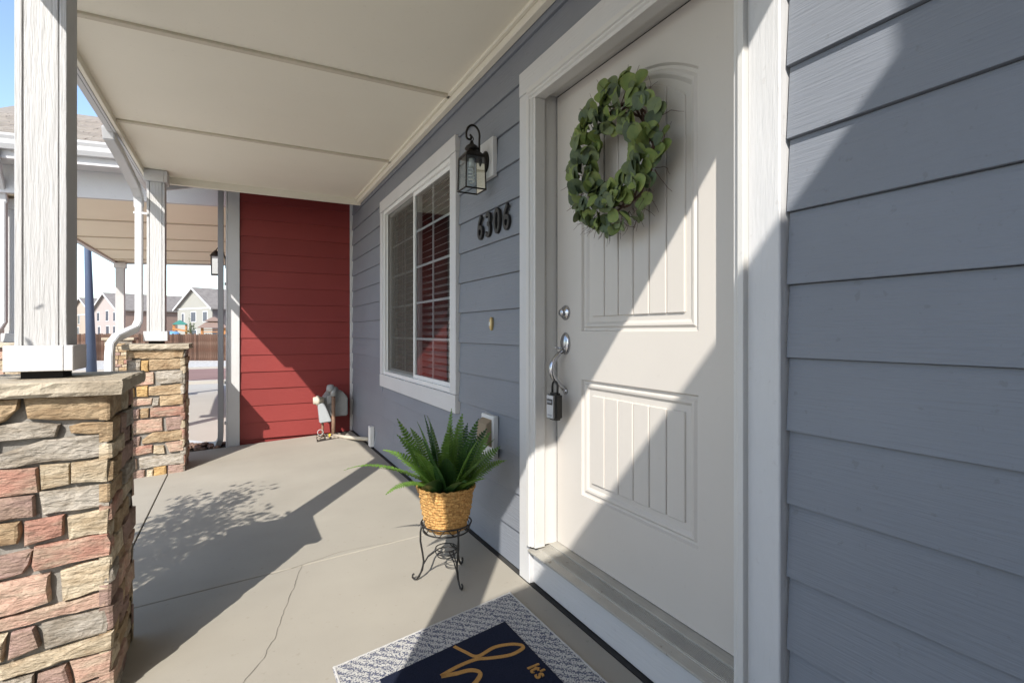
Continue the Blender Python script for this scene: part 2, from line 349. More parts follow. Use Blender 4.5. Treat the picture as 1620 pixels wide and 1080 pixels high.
# --- door surround
sur = empty_part('door_surround', house)
FX, BX, DX = 1.180, 1.163, 1.299
def tb(name, x0, x1, y0, y1, z0, z1, m='trim', par=sur, bev=.003): return box(name, m, par, x0, x1, y0, y1, z0, z1, bev)
BZ = fz(1.2)
tb('side_board', FX, 1.225, DY0, .924, BZ, DZ1-.112); tb('side_board', FX, 1.225, 2.078, DY1, BZ, DZ1-.112)
tb('head_board', FX-.002, 1.225, DY0, DY1, DZ1-.110, DZ1, 'trimh')
def moulding(y0, y1, z0, z1, horizontal=False, sgn=1):
    # stepped brick mould, proud at the outer edge
    b = MB()
    if not horizontal:
        w = y1-y0
        pr = [(BX, 0), (BX, .42), (BX+.008, .50), (BX+.008, .62), (BX+.016, .75), (BX+.016, 1.0), (1.23, 1.0), (1.23, 0)]
        yy = lambda t: (y0+t*w) if sgn > 0 else (y1-t*w)
        b.loft([(x, yy(t), z0) for x, t in pr], [(x, yy(t), z1) for x, t in pr]); b.build('brick_mould', 'jamb', sur, bevel=.0015)
    else:
        w = z1-z0
        pr = [(BX, 0), (BX, .42), (BX+.008, .50), (BX+.008, .62), (BX+.016, .75), (BX+.016, 1.0), (1.23, 1.0), (1.23, 0)]
        b.loft([(x, y0, z1-t*w) for x, t in pr], [(x, y1, z1-t*w) for x, t in pr]); b.build('brick_mould', 'jamb', sur, bevel=.0015)
moulding(.925, .968, -.965, DZ1-.164, sgn=1); moulding(2.022, 2.077, -.965, DZ1-.164, sgn=-1)
moulding(.925, 2.077, DZ1-.163, DZ1-.112, True)
# jambs and stops
tb('jamb', 1.182, 1.36, 2.035, 2.075, -.962, 1.095, 'jamb', bev=.002); tb('jamb', 1.182, 1.36, .915, .962, -.962, 1.095, 'jamb', bev=.002)
tb('head_jamb', 1.182, 1.36, .962, 2.035, 1.078, 1.108, 'jamb', bev=.002)
tb('door_gap', 1.302, 1.35, 2.0275, 2.0345, -.958, 1.076, 'dark', bev=0); tb('door_gap', 1.302, 1.35, 1.0, 2.03, 1.0715, 1.0775, 'dark', bev=0)
# sill and kick board
tb('kick_board', 1.200, 1.225, .925, 2.077, BZ+.006, -.987, 'trimh')
sb = MB(); pr = [(1.168, -.992), (1.168, -.984), (1.205, -.978), (1.205, -.975), (1.262, -.970), (1.262, -.962), (1.30, -.958), (1.36, -.958), (1.36, -.992)]
sb.loft([(x, .925, z) for x, z in pr], [(x, 2.072, z) for x, z in pr]); sb.build('sill', 'sill', sur, bevel=.001)
for i in range(9):
    x = 1.209+i*.0058; z = -.9748+(x-1.205)*.088
    tb('sill_rib', x, x+.0028, .947, 2.03, z-.002, z+.0022, 'sill', bev=0)

# --- door
door = empty_part('door', house)
P0, P1 = 1.199, 1.837                       # panel sides
LZ0, LZ1, UZ0, UZS, UZC = -.690, -.200, .003, .845, .955
DYA, DYB, DZA, DZB = .966, 2.0265, -.955, 1.071
T = 1.34
def arch(y, zs=UZS, zc=UZC, a=P0, b_=P1):
    t = (y-(a+b_)/2)/((b_-a)/2); t = max(-1, min(1, t))
    k = (zc-zs); return zs+k*(1-t*t)
db = MB()
for bx in ((DX, T, DYA, P0, DZA, DZB), (DX, T, P1, DYB, DZA, DZB), (DX, T, P0, P1, DZA, LZ0), (DX, T, P0, P1, LZ1, UZ0)): db.box(*bx)
NA = 20
ya = [P0+(P1-P0)*i/NA for i in range(NA+1)]
for i in range(NA):
    a, c = ya[i], ya[i+1]
    db.add([(DX, a, arch(a)), (DX, c, arch(c)), (DX, c, DZB), (DX, a, DZB)], [(0, 1, 2, 3)])
db.add([(DX, P0, DZB), (DX, P1, DZB), (T, P1, DZB), (T, P0, DZB)], [(0, 1, 2, 3)])
db.build('door_slab', 'door', door)
def outline(ins, arched):
    if not arched: return [(P0+ins, LZ0+ins), (P1-ins, LZ0+ins), (P1-ins, LZ1-ins), (P0+ins, LZ1-ins)]
    o = [(P0+ins, UZ0+ins), (P1-ins, UZ0+ins)]
    for i in range(NA+1):
        y = P1-ins-(P1-P0-2*ins)*i/NA; o.append((y, arch(y, UZS-ins, UZC-ins, P0+ins, P1-ins)))
    return o
for arched in (False, True):
    mbm = MB(); prof = [(0, DX), (.006, DX+.010), (.014, DX+.011), (.022, DX+.004), (.030, DX+.005), (.040, DX+.013), (.050, DX+.013)]
    rs = [[(x, y, z) for y, z in outline(i, arched)] for i, x in prof]
    mbm.rings(rs, caps=False); mbm.build('panel_moulding', 'door', door)
    mbm = MB(); o = outline(.05, arched); mbm.add([(DX+.013, y, z) for y, z in o], [tuple(range(len(o)))]); mbm.build('panel_back', 'door', door)
    a0, a1 = P0+.062, P1-.062; n = 6; wv = (a1-a0)/n
    for i in range(n):
        y0, y1 = a0+wv*i+.0025, a0+wv*(i+1)-.0025
        if not arched: top = [(y1, LZ1-.062), (y0, LZ1-.062)]; zb = LZ0+.062
        else:
            zb = UZ0+.062; top = [(y1-(y1-y0)*k/4, arch(y1-(y1-y0)*k/4, UZS-.062, UZC-.062, a0, a1)) for k in range(5)]
        pl = [(y0, zb), (y1, zb)]+top
        pb = MB(); pb.loft([(DX+.016, y, z) for y, z in pl], [(DX+.006, y, z) for y, z in pl]); pb.build('panel_plank', 'door', door, bevel=.0028)
# deadbolt and handle
hy = 1.955
b = MB(); b.lathe([(.001, DX), (.033, DX), (.033, DX-.006), (.027, DX-.012), (.019, DX-.014), (.018, DX-.026), (.014, DX-.031), (.001, DX-.032)], (0, hy, .087), 'x', 24); b.build('deadbolt', 'nickel', door, True)
b = MB(); b.lathe([(.001, DX), (.034, DX), (.034, DX-.006), (.027, DX-.013), (.012, DX-.018), (.001, DX-.019)], (0, hy, -.050), 'x', 24, (1, 1.45)); b.build('escutcheon', 'nickel', door, True)
b = MB(); pts = []
for i in range(15):
    t = i/14; pts.append((DX-.012-.062*math.sin(math.pi*min(1, t*1.08+.02))**.7 if t < .93 else DX-.012, hy+.002, -.085-.175*t))
b.tube(pts, [.009+.004*math.sin(math.pi*i/14) for i in range(15)], 10); b.build('grip', 'nickel', door, True)
b = MB(); b.lathe([(.001, DX), (.014, DX), (.012, DX-.008), (.001, DX-.010)], (0, hy, -.262), 'x', 16); b.build('grip_mount', 'nickel', door, True)
b = MB(); b.tube([(DX-.01, hy, -.072), (DX-.05, hy, -.070), (DX-.058, hy, -.064)], .004, 8); b.build('thumb_latch', 'nickel', door, True)

# --- window
win = empty_part('window', house)
def wb(name, x0, x1, y0, y1, z0, z1, m='jamb', bev=.002): return box(name, m, win, x0, x1, y0, y1, z0, z1, bev)
tw = .092
wb('trim_board', FX, 1.225, WY0, WY0+tw, WZ0+.113, WZ1-.102, 'trim'); wb('trim_board', FX, 1.225, WY1-tw, WY1, WZ0+.113, WZ1-.102, 'trim')
wb('head_board', FX-.003, 1.225, WY0, WY1, WZ1-.10, WZ1, 'trimh'); wb('sill_board', FX-.003, 1.225, WY0, WY1, WZ0, WZ0+.111, 'trimh')
a0, a1, c0, c1 = WY0+tw, WY1-tw, WZ0+.112, WZ1-.101
fw = .032
wb('frame', 1.190, 1.29, a0+.001, a0+fw, c0, c1, 'white'); wb('frame', 1.190, 1.29, a1-fw, a1-.001, c0, c1, 'white'); wb('frame', 1.189, 1.29, a0+fw, a1-fw, c0+.001, c0+fw, 'white'); wb('frame', 1.189, 1.29, a0+fw, a1-fw, c1-fw, c1-.001, 'white')
ym = (a0+a1)/2-.02
def sash(y0, y1, x):
    s = .028
    wb('sash_stile', x, x+.028, y0, y0+s, c0+fw, c1-fw, 'white'); wb('sash_stile', x, x+.028, y1-s, y1, c0+fw, c1-fw, 'white')
    wb('sash_rail', x+.001, x+.028, y0+s, y1-s, c0+fw, c0+fw+s, 'white'); wb('sash_rail', x+.001, x+.028, y0+s, y1-s, c1-fw-s, c1-fw, 'white')
    MB().add([(x+.011, y0+s-.003, c0+fw+s-.003), (x+.011, y1-s+.003, c0+fw+s-.003), (x+.011, y1-s+.003, c1-fw-s+.003), (x+.011, y0+s-.003, c1-fw-s+.003)], [(0, 3, 2, 1)]).build('pane', 'glass', win, recalc=False)
    gy = (y0+y1)/2; mu = .008
    wb('muntin', x+.016, x+.022, gy-mu, gy+mu, c0+fw+s, c1-fw-s, 'white', 0)
    for i in range(1, 5):
        z = c0+fw+s+(c1-c0-2*fw-2*s)*i/5; wb('muntin', x+.0165, x+.0215, y0+s, y1-s, z-mu, z+mu, 'white', 0)
sash(a0+fw, ym+.018, 1.206); sash(ym-.018, a1-fw, 1.240)
# insect screen over the far sash
MB().add([(1.2203, ym+.02, c0+fw+.008), (1.2203, a1-fw-.008, c0+fw+.008), (1.2203, a1-fw-.008, c1-fw-.008), (1.2203, ym+.02, c1-fw-.008)], [(0, 1, 2, 3)]).build('screen_mesh', 'screen', win)
for bx in ((ym+.012, ym+.022, c0+fw, c1-fw), (a1-fw-.010, a1-fw, c0+fw, c1-fw)): wb('screen_frame', 1.216, 1.226, bx[0], bx[1], bx[2], bx[3], 'white')
# blinds
ns = 30
for i in range(ns):
    z = c0+.03+(c1-c0-.05)*i/(ns-1); b = MB()
    b.hexa([(1.300, a0+.01, z-.014), (1.345, a0+.01, z+.010), (1.345, a1-.01, z+.010), (1.300, a1-.01, z-.014), (1.299, a0+.01, z-.0115), (1.344, a0+.01, z+.0125), (1.344, a1-.01, z+.0125), (1.299, a1-.01, z-.0115)]); b.build('blind_slat', 'blind', win)
for y in (a0+.25, ym-.2, ym+.3, a1-.25): wb('ladder_tape', 1.297, 1.2985, y-.006, y+.006, c0+.01, c1-.01, 'blind', 0)
b = MB(); b.tube([(1.285, a0+.10, .42), (1.280, a0+.19, -.31)], .009, 8); b.build('blind_wand', 'blind', win)
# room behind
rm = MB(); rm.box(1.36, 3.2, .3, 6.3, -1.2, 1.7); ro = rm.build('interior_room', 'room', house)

# --- corner post by the red wall
box('inside_corner', 'trim', house, 1.178, 1.222, 6.318, 6.349, -1.15, 2.2, .002)
# --- porch ceiling
CZ = 1.45; EX = -.735; YC0, YC1 = .35, 5.86
ceil = empty_part('porch_ceiling', house)
bat = [3.02, 4.41, 1.62]
edges = [YC0, 1.62, 3.02, 4.41, YC1]
for i in range(4):
    b = MB(); y0, y1 = edges[i]+.002, edges[i+1]-.002; nx, ny = 6, 6; vs = []; fs = []
    for iy in range(ny+1):
        for ix in range(nx+1):
            x = EX+(1.199-EX)*ix/nx; y = y0+(y1-y0)*iy/ny
            vs.append((x, y, CZ-.010*math.sin(math.pi*iy/ny)*math.sin(math.pi*ix/nx)))
    for iy in range(ny):
        for ix in range(nx): q = iy*(nx+1)+ix; fs.append((q, q+1, q+nx+2, q+nx+1))
    b.add(vs, fs); top = len(b.v); b.box(EX, 1.199, y0, y1, CZ+.004, CZ+.02); b.build('ceiling_board', 'ceil', ceil, True, recalc=False)
for y in bat: box('batten', 'batten', ceil, EX+.012, 1.160, y-.019, y+.019, CZ-.014, CZ+.003, .003)
box('wall_trim', 'ceiltrim', ceil, 1.158, 1.197, YC0, YC1-.04, 1.402, CZ+.003, .003); box('cove_strip', 'ceiltrim', ceil, 1.136, 1.157, YC0, YC1-.04, CZ-.014, CZ+.003, .003)
box('eave_trim', 'ceiltrim', ceil, EX-.012, EX+.010, YC0, YC1, 1.405, CZ+.003, .002)
box('end_trim', 'ceiltrim', ceil, EX+.012, 1.197, YC1-.038, YC1, 1.385, CZ+.003, .003)
# roof over the porch: rises to the house wall, rake at the near end
roof = empty_part('porch_roof', house)
RZ0, RS, RY0, RY1 = 1.40, .236, -.045, 6.32
rx0, rx1 = -.76, 1.199
b = MB(); zt = lambda x: RZ0+RS*(x-rx0)
b.hexa([(rx0, RY0, zt(rx0)+.10), (rx1, RY0, zt(rx1)+.10), (rx1, RY1, zt(rx1)+.10), (rx0, RY1, zt(rx0)+.10), (rx0, RY0, zt(rx0)+.16), (rx1, RY0, zt(rx1)+.16), (rx1, RY1, zt(rx1)+.16), (rx0, RY1, zt(rx0)+.16)]); b.build('roof_deck', 'shingle', roof)
for y0, y1 in ((RY0, RY0+.03), (RY1-.03, RY1)):
    b = MB(); b.hexa([(rx0, y0, zt(rx0)), (rx1, y0, zt(rx1)), (rx1, y1, zt(rx1)), (rx0, y1, zt(rx0)), (rx0, y0, zt(rx0)+.10), (rx1, y0, zt(rx1)+.10), (rx1, y1, zt(rx1)+.10), (rx0, y1, zt(rx0)+.10)]); b.build('rake_board', 'trimh', roof)
box('gable_infill', 'trimh', roof, EX+.02, 1.198, YC1+.002, YC1+.03, 1.40, 1.49); box('fascia', 'trimh', roof, EX-.03, EX-.013, RY0+.032, RY1-.032, 1.402, 1.53, .002)
b = MB(); pr = [(-.767, 1.50), (-.767, 1.402), (-.800, 1.402), (-.822, 1.44), (-.826, 1.47), (-.836, 1.49), (-.836, 1.505), (-.828, 1.505), (-.818, 1.47), (-.792, 1.41), (-.775, 1.41), (-.775, 1.50)]
b.loft([(x, RY0+.03, z) for x, z in pr], [(x, RY1, z) for x, z in pr]); b.build('gutter', 'metalw', roof)
# downspout of the far post
ds = empty_part('downspout', house)
b = MB(); b.tube([(-.795, 4.55, 1.44), (-.795, 4.58, 1.375), (-.775, 4.78, 1.33), (-.770, 5.46, 1.255), (-.766, 5.62, 1.20), (-.765, 5.64, 1.10)], 0, rect=(.026, .036)); b.build('upper_elbow', 'metalw', ds, bevel=.006, seg=2)
b = MB(); b.tube([(-.765, 5.64, 1.22), (-.765, 5.64, .17)], 0, rect=(.036, .028)); b.build('pipe', 'metalw', ds, bevel=.006, seg=2)
b = MB(); b.tube([(-.765, 5.64, .19), (-.767, 5.635, .10), (-.785, 5.60, .035), (-.835, 5.48, -.005), (-.885, 5.36, -.045), (-.910, 5.30, -.10), (-.914, 5.29, -.19), (-.914, 5.29, -1.30)], 0, rect=(.034, .028)); b.build('lower_elbow', 'metalw', ds, bevel=.006, seg=2)
b = MB(); b.box(-.803, -.700, 5.606, 5.613, 1.04, 1.06); b.build('strap', 'metalw', ds)
# upper storey (above the picture) so the roof meets a real house
box('upper_wall', 'blue', house, 1.215, 7.5, YN, 6.34, 1.72, 5.0)
b = MB(); b.loft([(.75, YN-.3, 5.0), (7.9, YN-.3, 5.0), (4.3, YN-.3, 6.6)], [(.75, 6.34, 5.0), (7.9, 6.34, 5.0), (4.3, 6.34, 6.6)]); b.build('main_roof', 'shingle', house)

# ================================================================== PORCH COLUMNS
def polystone(b, pts, dep, jit, rs):
    # pts 3D outline on the face plane, dep outward vector
    cc = sum((Vector(p) for p in pts), Vector())/len(pts); pts = [cc+(Vector(p)-cc)*1.025 for p in pts]
    n0 = len(pts); P = []
    for i in range(n0):                       # add midpoints for ragged outlines
        a, c = Vector(pts[i]), Vector(pts[(i+1) % n0]); P.append(a)
        L = (c-a).length
        for k in range(1, max(1, int(L/.045))+1 if L > .05 else 1):
            pass
        nseg = max(1, int(L/.04))
        for k in range(1, nseg):
            P.append(a.lerp(c, k/nseg))
    cen = sum(P, Vector())/len(P); d = Vector(dep); th = d.length; dn = d.normalized()
    def jv(s): return Vector((rs.uniform(-s, s), rs.uniform(-s, s), rs.uniform(-s, s)))
    size = min((p-cen).length for p in P)
    r0 = [p - dn*.01 for p in P]
    jl = [jv(jit) for p in P]
    def flat(v): return v-dn*v.dot(dn)
    r1 = [p+flat(j)+dn*(th*.55) for p, j in zip(P, jl)]
    def inset(p, amt):
        v = cen-p; return p+v*min(.4, amt/max(v.length, 1e-4))
    r2 = [inset(p, .0045)+flat(j)+dn*(th*rs.uniform(.82, 1.0)) for p, j in zip(P, jl)]
    r3 = [inset(p, max(.014, size*.45))+flat(j)+dn*(th*rs.uniform(.85, 1.12)) for p, j in zip(P, jl)]
    n = len(P); base = len(b.v); b.v += r0+r1+r2+r3+[cen+dn*(th*rs.uniform(.95, 1.12))]
    for k in range(3):
        for i in range(n): b.f.append((base+k*n+i, base+k*n+(i+1) % n, base+(k+1)*n+(i+1) % n, base+(k+1)*n+i))
    for i in range(n): b.f.append((base+3*n+i, base+3*n+(i+1) % n, base+4*n))
PAL = ['beige', 'grey', 'redstone', 'mauve', 'tan', 'pink', 'beige', 'grey', 'tan']
def rand_face(u0, u1, z0, z1, fn, dep, col, rs, hmin=.05, hmax=.095):
    z = z0
    while z < z1-.02:
        h = min(rs.uniform(hmin, hmax), z1-z)
        if z1-z-h < .03: h = z1-z
        u = u0
        while u < u1-.01:
            wd = rs.uniform(.08, .24)
            if u1-u-wd < .06: wd = u1-u
            g_ = .005; q = [(u+g_, z+g_), (u+wd-g_, z+g_+rs.uniform(-.004, .004)), (u+wd-g_, z+h-g_+rs.uniform(-.004, .004)), (u+g_, z+h-g_)]
            b = MB(); polystone(b, [fn(*p) for p in q], Vector(dep)*rs.uniform(.7, 1.25), .004, rs); b.build('stone', rs.choice(PAL), col, recalc=True)
            u += wd
        z += h
def column(label, xr, yf, zc, post_c, front=None, near=True, rs=None):
    wpier = .42; x0, x1, y0, y1 = xr-wpier, xr, yf, yf+wpier
    col = thing('porch_column', ((x0+x1)/2, (y0+y1)/2, fz(x1)-.02), label, 'column', 'stone and wood columns along the porch')
    s = .026; zb = fz(x0)-.01; zt = zc-.048
    box('pier_core', 'mortar', col, x0+s, x1-s, y0+s, y1-s, zb, zt)
    if front:
        for cname, poly in front:
            pts = [onY(px, py, yf+s) for px, py in poly]
            pts = [Vector((min(max(p.x, x0), x1), p.y, max(p.z, zb))) for p in pts]
            b = MB(); polystone(b, pts, Vector((0, -s, 0))*rs.uniform(.75, 1.3), .0035 if near else .003, rs); b.build('stone', cname, col)
    if near and front:
        # the part of the front left of the frame and below it
        xl = -.655
        rand_face(x0, xl, zb, zt, lambda u, v: Vector((u, yf+s, v)), (0, -s, 0), col, rs)
        zl = onY(100, 1082, yf+s).z-.012
        rand_face(xl, x1, zb, zl, lambda u, v: Vector((u, yf+s, v)), (0, -s, 0), col, rs, .04, .07)
    elif not front:
        rand_face(x0, x1, zb, zt, lambda u, v: Vector((u, yf+s, v)), (0, -s, 0), col, rs)
    rand_face(y0, y1, zb, zt, lambda u, v: Vector((x1-s, u, v)), (s, 0, 0), col, rs)
    rand_face(y0, y1, zb, zt, lambda u, v: Vector((x0+s, u, v)), (-s, 0, 0), col, rs)
    rand_face(x0, x1, zb, zt, lambda u, v: Vector((u, y1-s, v)), (0, s, 0), col, rs)
    # capstone: rough edged slab
    o = .034; cb = MB(); NX = 14; rings = []
    per = []
    X0, X1, Y0, Y1 = x0-o, x1+o, y0-o, y1+o
    for i in range(NX): per.append((X0+(X1-X0)*i/NX, Y0))
    for i in range(NX): per.append((X1, Y0+(Y1-Y0)*i/NX))
    for i in range(NX): per.append((X1-(X1-X0)*i/NX, Y1))
    for i in range(NX): per.append((X0, Y1-(Y1-Y0)*i/NX))
    cxm, cym = (X0+X1)/2, (Y0+Y1)/2
    for dz, ins, jt in ((-.047, .010, .005), (-.036, .002, .005), (-.020, .004, .006), (-.006, .003, .004), (0, .008, .002)):
        rg = []
        for x, y in per:
            v = Vector((cxm-x, cym-y)).normalized()*(ins+rs.uniform(-jt, jt)*.7); rg.append((x+v.x, y+v.y, zc+dz+(rs.uniform(-.002, .002) if dz else 0)))
        rings.append(rg)
    cb.rings(rings); cb.build('capstone', 'cap', col)
    # post
    px, py = post_c; hw = .0675; top = CZ-.002
    post = empty_part('post', col)
    box('spacer', 'dark', post, px-.055, px+.055, py-.055, py+.055, zc-.006, zc+.030)
    bz0, bz1 = zc+.026, zc+.112
    def ringbox(name, half, th, z0, z1, m):
        box(name, m, post, px-half, px+half-.026, py-half, py-half+th, z0, z1, .002); box(name, m, post, px+half-.025, px+half, py-half, py+half, z0, z1, .002)
        box(name, m, post, px-half, px-half+th, py-half+th+.001, py+half, z0, z1, .002); box(name, m, post, px-half+th+.001, px+half-.026, py+half-th, py+half, z0, z1, .002)
    ringbox('base_board', .090, .020, bz0, bz1, 'trimh')
    box('shaft', 'dark', post, px-hw+.014, px+hw-.014, py-hw+.014, py+hw-.014, bz0, top)
    zs = bz1-.003
    box('face_board', 'postm', post, px-hw+.0225, px+hw-.0225, py-hw+.002, py-hw+.02, zs, top, .002)
    box('face_board', 'postm', post, px-hw+.0225, px+hw-.0225, py+hw-.02, py+hw-.002, zs, top, .002)
    box('side_board', 'postm', post, px-hw, px-hw+.0195, py-hw, py+hw, zs, top, .002); box('side_board', 'postm', post, px+hw-.0195, px+hw, py-hw, py+hw, zs, top, .002)
    ringbox('capital_board', .088, .020, top-.105, top-.004, 'trimh')
    return col
def z6(*l): return [(x/4.5, 620+y/4.5) for x, y in l]
def z7(*l): return [(x/4.5, 840+y/4.5) for x, y in l]
near_st = [
 ('tan', z6((178, 28), (775, 10), (775, 182), (420, 200), (215, 190))), ('tan', z6((-30, 45), (150, 35), (140, 110), (50, 205), (-30, 230))),
 ('grey', z6((-30, 235), (200, 212), (425, 225), (400, 308), (-30, 352))), ('tan', z6((500, 240), (590, 215), (770, 205), (765, 285), (520, 290))),
 ('grey', z6((-30, 450), (330, 335), (765, 298), (770, 438), (400, 490), (-30, 536))), ('redstone', z6((-30, 555), (272, 532), (285, 700), (-30, 742))),
 ('beige', z6((295, 520), (498, 506), (500, 648), (312, 690))), ('beige', z6((528, 492), (778, 456), (778, 622), (528, 643))),
 ('mauve', z6((-30, 760), (248, 726), (255, 868), (-30, 922))), ('grey', z6((300, 702), (785, 642), (790, 798), (312, 858))),
 ('tan', z6((-30, 940), (150, 910), (165, 985), (130, 1060), (-30, 1090))), ('redstone', z6((192, 915), (462, 868), (455, 1012), (186, 1085))),
 ('beige', z6((497, 880), (783, 816), (785, 980), (510, 1035))),
 ('redstone', z7((238, 228), (262, 98), (775, 2), (805, 55), (803, 145), (620, 192), (265, 262))), ('mauve', z7((-30, 178), (240, 118), (228, 215), (180, 280), (-30, 342))),
 ('pink', z7((-30, 365), (358, 286), (362, 488), (-30, 604))), ('beige', z7((440, 270), (610, 215), (800, 170), (788, 380), (455, 478))),
 ('pink', z7((-30, 628), (788, 402), (783, 508), (330, 610), (-30, 700))), ('mauve', z7((105, 702), (255, 666), (295, 790), (75, 888))),
 ('grey', z7((312, 648), (780, 522), (780, 688), (340, 812))), ('beige', z7((-30, 730), (55, 715), (35, 900), (-30, 920))),
 ('beige', z7((15, 950), (805, 692), (798, 800), (20, 1032))), ('pink', z7((502, 905), (798, 820), (798, 978), (560, 1070))),
 ('mauve', z7((280, 1000), (485, 925), (520, 1070), (270, 1140))), ('grey', z7((20, 1052), (250, 992), (245, 1140), (20, 1190))), ('mauve', z7((560, 1090), (798, 1000), (800, 1090), (560, 1180)))]
def z2(*l): return [(170+x/9, 500+y/9) for x, y in l]
def z5(*l): return [(170+x/6, 600+y/6) for x, y in l]
far_st = [
 ('tan', z2((205, 492), (1085, 474), (1080, 584), (760, 602), (205, 600))), ('beige', z2((90, 492), (193, 492), (193, 612), (95, 625))), ('grey', z2((190, 632), (473, 626), (468, 780), (190, 800))), ('beige', z2((90, 640), (178, 636), (178, 810), (90, 815))),
 ('orange', z2((487, 632), (585, 628), (588, 780), (484, 790))), ('tan', z2((602, 613), (1065, 598), (1065, 745), (602, 770))), ('grey', z2((700, 785), (1070, 765), (1070, 935), (745, 960), (700, 900))), ('pink', z2((235, 1005), (100, 850), (440, 812), (662, 800), (655, 962))),
 ('orange', z5((150, 86), (262, 80), (264, 163), (150, 170))), ('orange', z5((272, 68), (385, 60), (387, 160), (284, 164))), ('tan', z5((400, 70), (715, 40), (715, 130), (400, 150))), ('pink', z5((150, 188), (428, 176), (415, 232), (150, 268))),
 ('grey', z5((438, 180), (490, 175), (485, 245), (424, 253))), ('tan', z5((502, 156), (718, 140), (718, 230), (502, 250))), ('mauve', z5((150, 288), (305, 277), (302, 370), (150, 386))), ('tan', z5((318, 276), (396, 271), (394, 354), (318, 366))), ('redstone', z5((412, 270), (718, 246), (718, 330), (412, 360))),
 ('pink', z5((150, 398), (520, 366), (522, 480), (170, 530))), ('mauve', z5((552, 362), (720, 342), (720, 465), (568, 480))), ('mauve', z5((150, 552), (312, 540), (302, 620), (150, 630))), ('tan', z5((336, 570), (430, 502), (720, 475), (720, 565), (340, 606))),
 ('redstone', z5((155, 642), (425, 617), (430, 690), (155, 736))), ('beige', z5((442, 626), (538, 620), (545, 700), (442, 702))), ('pink', z5((550, 600), (722, 576), (722, 665), (590, 686))), ('pink', z5((155, 762), (280, 750), (282, 850), (155, 860))), ('grey', z5((308, 742), (725, 692), (725, 790), (312, 840))),
 ('mauve', z5((158, 876), (358, 856), (352, 978), (165, 1000))), ('beige', z5((380, 860), (436, 852), (436, 950), (376, 960))), ('orange', z5((444, 832), (560, 816), (562, 936), (444, 950))), ('mauve', z5((582, 810), (725, 800), (727, 905), (578, 930)))]
column('nearest stone pier and white wood post at the left edge of the picture', -.365, 2.155, -.156, (-.582, 2.36), near_st, True, random.Random(3))
column('far stone pier and white post with a white downspout beside it', -.404, 5.44, -.103, (-.640, 5.69), far_st, False, random.Random(5))
column('stone pier and post beside the camera at the porch entry', -.365, -.06, -.156, (-.582, .15), None, False, random.Random(9))

# ================================================================== RED TOWNHOUSE NEXT DOOR
red = thing('townhouse', (0.5, 9.0, -1.45), 'red lap sided house at the porch end with its own covered porch beyond', 'house')
RY = 6.35; XL = -.085
rwall = empty_part('siding_wall', red)
box('wall_core', 'red', red, XL+.02, 7.5, RY+.024, 15, -1.45, 5.0)
for k in range(-7, 8):
    zb = .121+.184*k; b = MB(); z0 = max(zb, -1.160); h = zb+.184-z0
    A = lambda x: [(x, RY, z0), (x, RY+.010, z0+h-.001), (x, RY+.023, z0+h-.001), (x, RY+.023, z0)]
    xs = [.030+(1.178-.030)*i/4 for i in range(5)]
    b.rings([[(q[0], q[1]+(noise.noise((x*1.7, z0*7, 8))*.003 if i < 2 else 0), q[2]) for i, q in enumerate(A(x))] for x in xs]); b.build('plank', 'red', rwall, bevel=.0012)
box('corner_board', 'trim', red, XL, .028, RY-.018, RY+.023, -1.22, 2.4, .003); box('corner_board', 'trim', red, XL-.018, XL-.001, RY-.018, RY+.10, -1.22, 2.4, .003)
b = MB(); b.loft([(-.5, RY+.05, 5.0), (7.9, RY+.05, 5.0), (3.7, RY+.05, 6.7)], [(-.5, 15.3, 5.0), (7.9, 15.3, 5.0), (3.7, 15.3, 6.7)]); b.build('main_roof', 'shingle', red)
# its downspout and ground extension
b = MB(); b.tube([(-.150, RY+.02, 2.3), (-.150, RY+.02, -1.05), (-.153, RY+.025, -1.13), (-.175, RY+.06, -1.19), (-.215, RY+.13, -1.215), (-.30, RY+.27, -1.235), (-.62, RY+.80, -1.262)], 0, rect=(.036, .027)); b.build('downspout', 'metalg', red, bevel=.006, seg=2)
for z in (-.98, -.55, -.05, .5): box('downspout_strap', 'metalg', red, -.116, -.100, RY-.006, RY+.035, z, z+.03)
# porch of the red house
NP = empty_part('neighbour_porch', red)
def nz_(x): return 1.40+.04*(x+.85)
def nslab(name, m, x0, x1, y0, y1, lo, hi, par=NP):
    b = MB(); b.hexa([(x0, y0, nz_(x0)+lo), (x1, y0, nz_(x1)+lo), (x1, y1, nz_(x1)+lo), (x0, y1, nz_(x0)+lo), (x0, y0, nz_(x0)+hi), (x1, y0, nz_(x1)+hi), (x1, y1, nz_(x1)+hi), (x0, y1, nz_(x0)+hi)]); return b.build(name, m, par)
ye = [6.80, 8.03, 9.37, 10.66, 11.97, 12.5]
for i in range(5): nslab('ceiling_board', 'tanceil', -2.03, XL-.02, ye[i]+.001, ye[i+1]-.001, 0, .02)
for y in ye[1:-1]: nslab('batten', 'batten', -2.02, XL-.03, y-.02, y+.02, -.014, -.001)
nslab('beam', 'trimh', -2.10, XL-.02, 6.74, 6.799, -.008, .28); nslab('beam', 'trimh', -2.10, -2.035, 6.80, 12.5, -.03, .28); nslab('beam', 'trimh', -2.10, XL-.02, 12.501, 12.56, -.03, .28)
nslab('soffit', 'trimh', -2.7, XL-.02, 6.50, 6.738, .262, .281); nslab('fascia', 'trimh', -2.7, XL-.02, 6.475, 6.499, .255, .42)
b = MB(); pr = [(6.473, .46), (6.473, .33), (6.42, .33), (6.395, .37), (6.39, .41), (6.372, .44), (6.372, .46), (6.382, .46), (6.40, .42), (6.43, .342), (6.465, .342), (6.465, .46)]
b.loft([(-2.7, y, nz_(-2.7)+z) for y, z in pr], [(XL-.03, y, nz_(XL)+z) for y, z in pr]); b.build('gutter', 'metalw', NP)
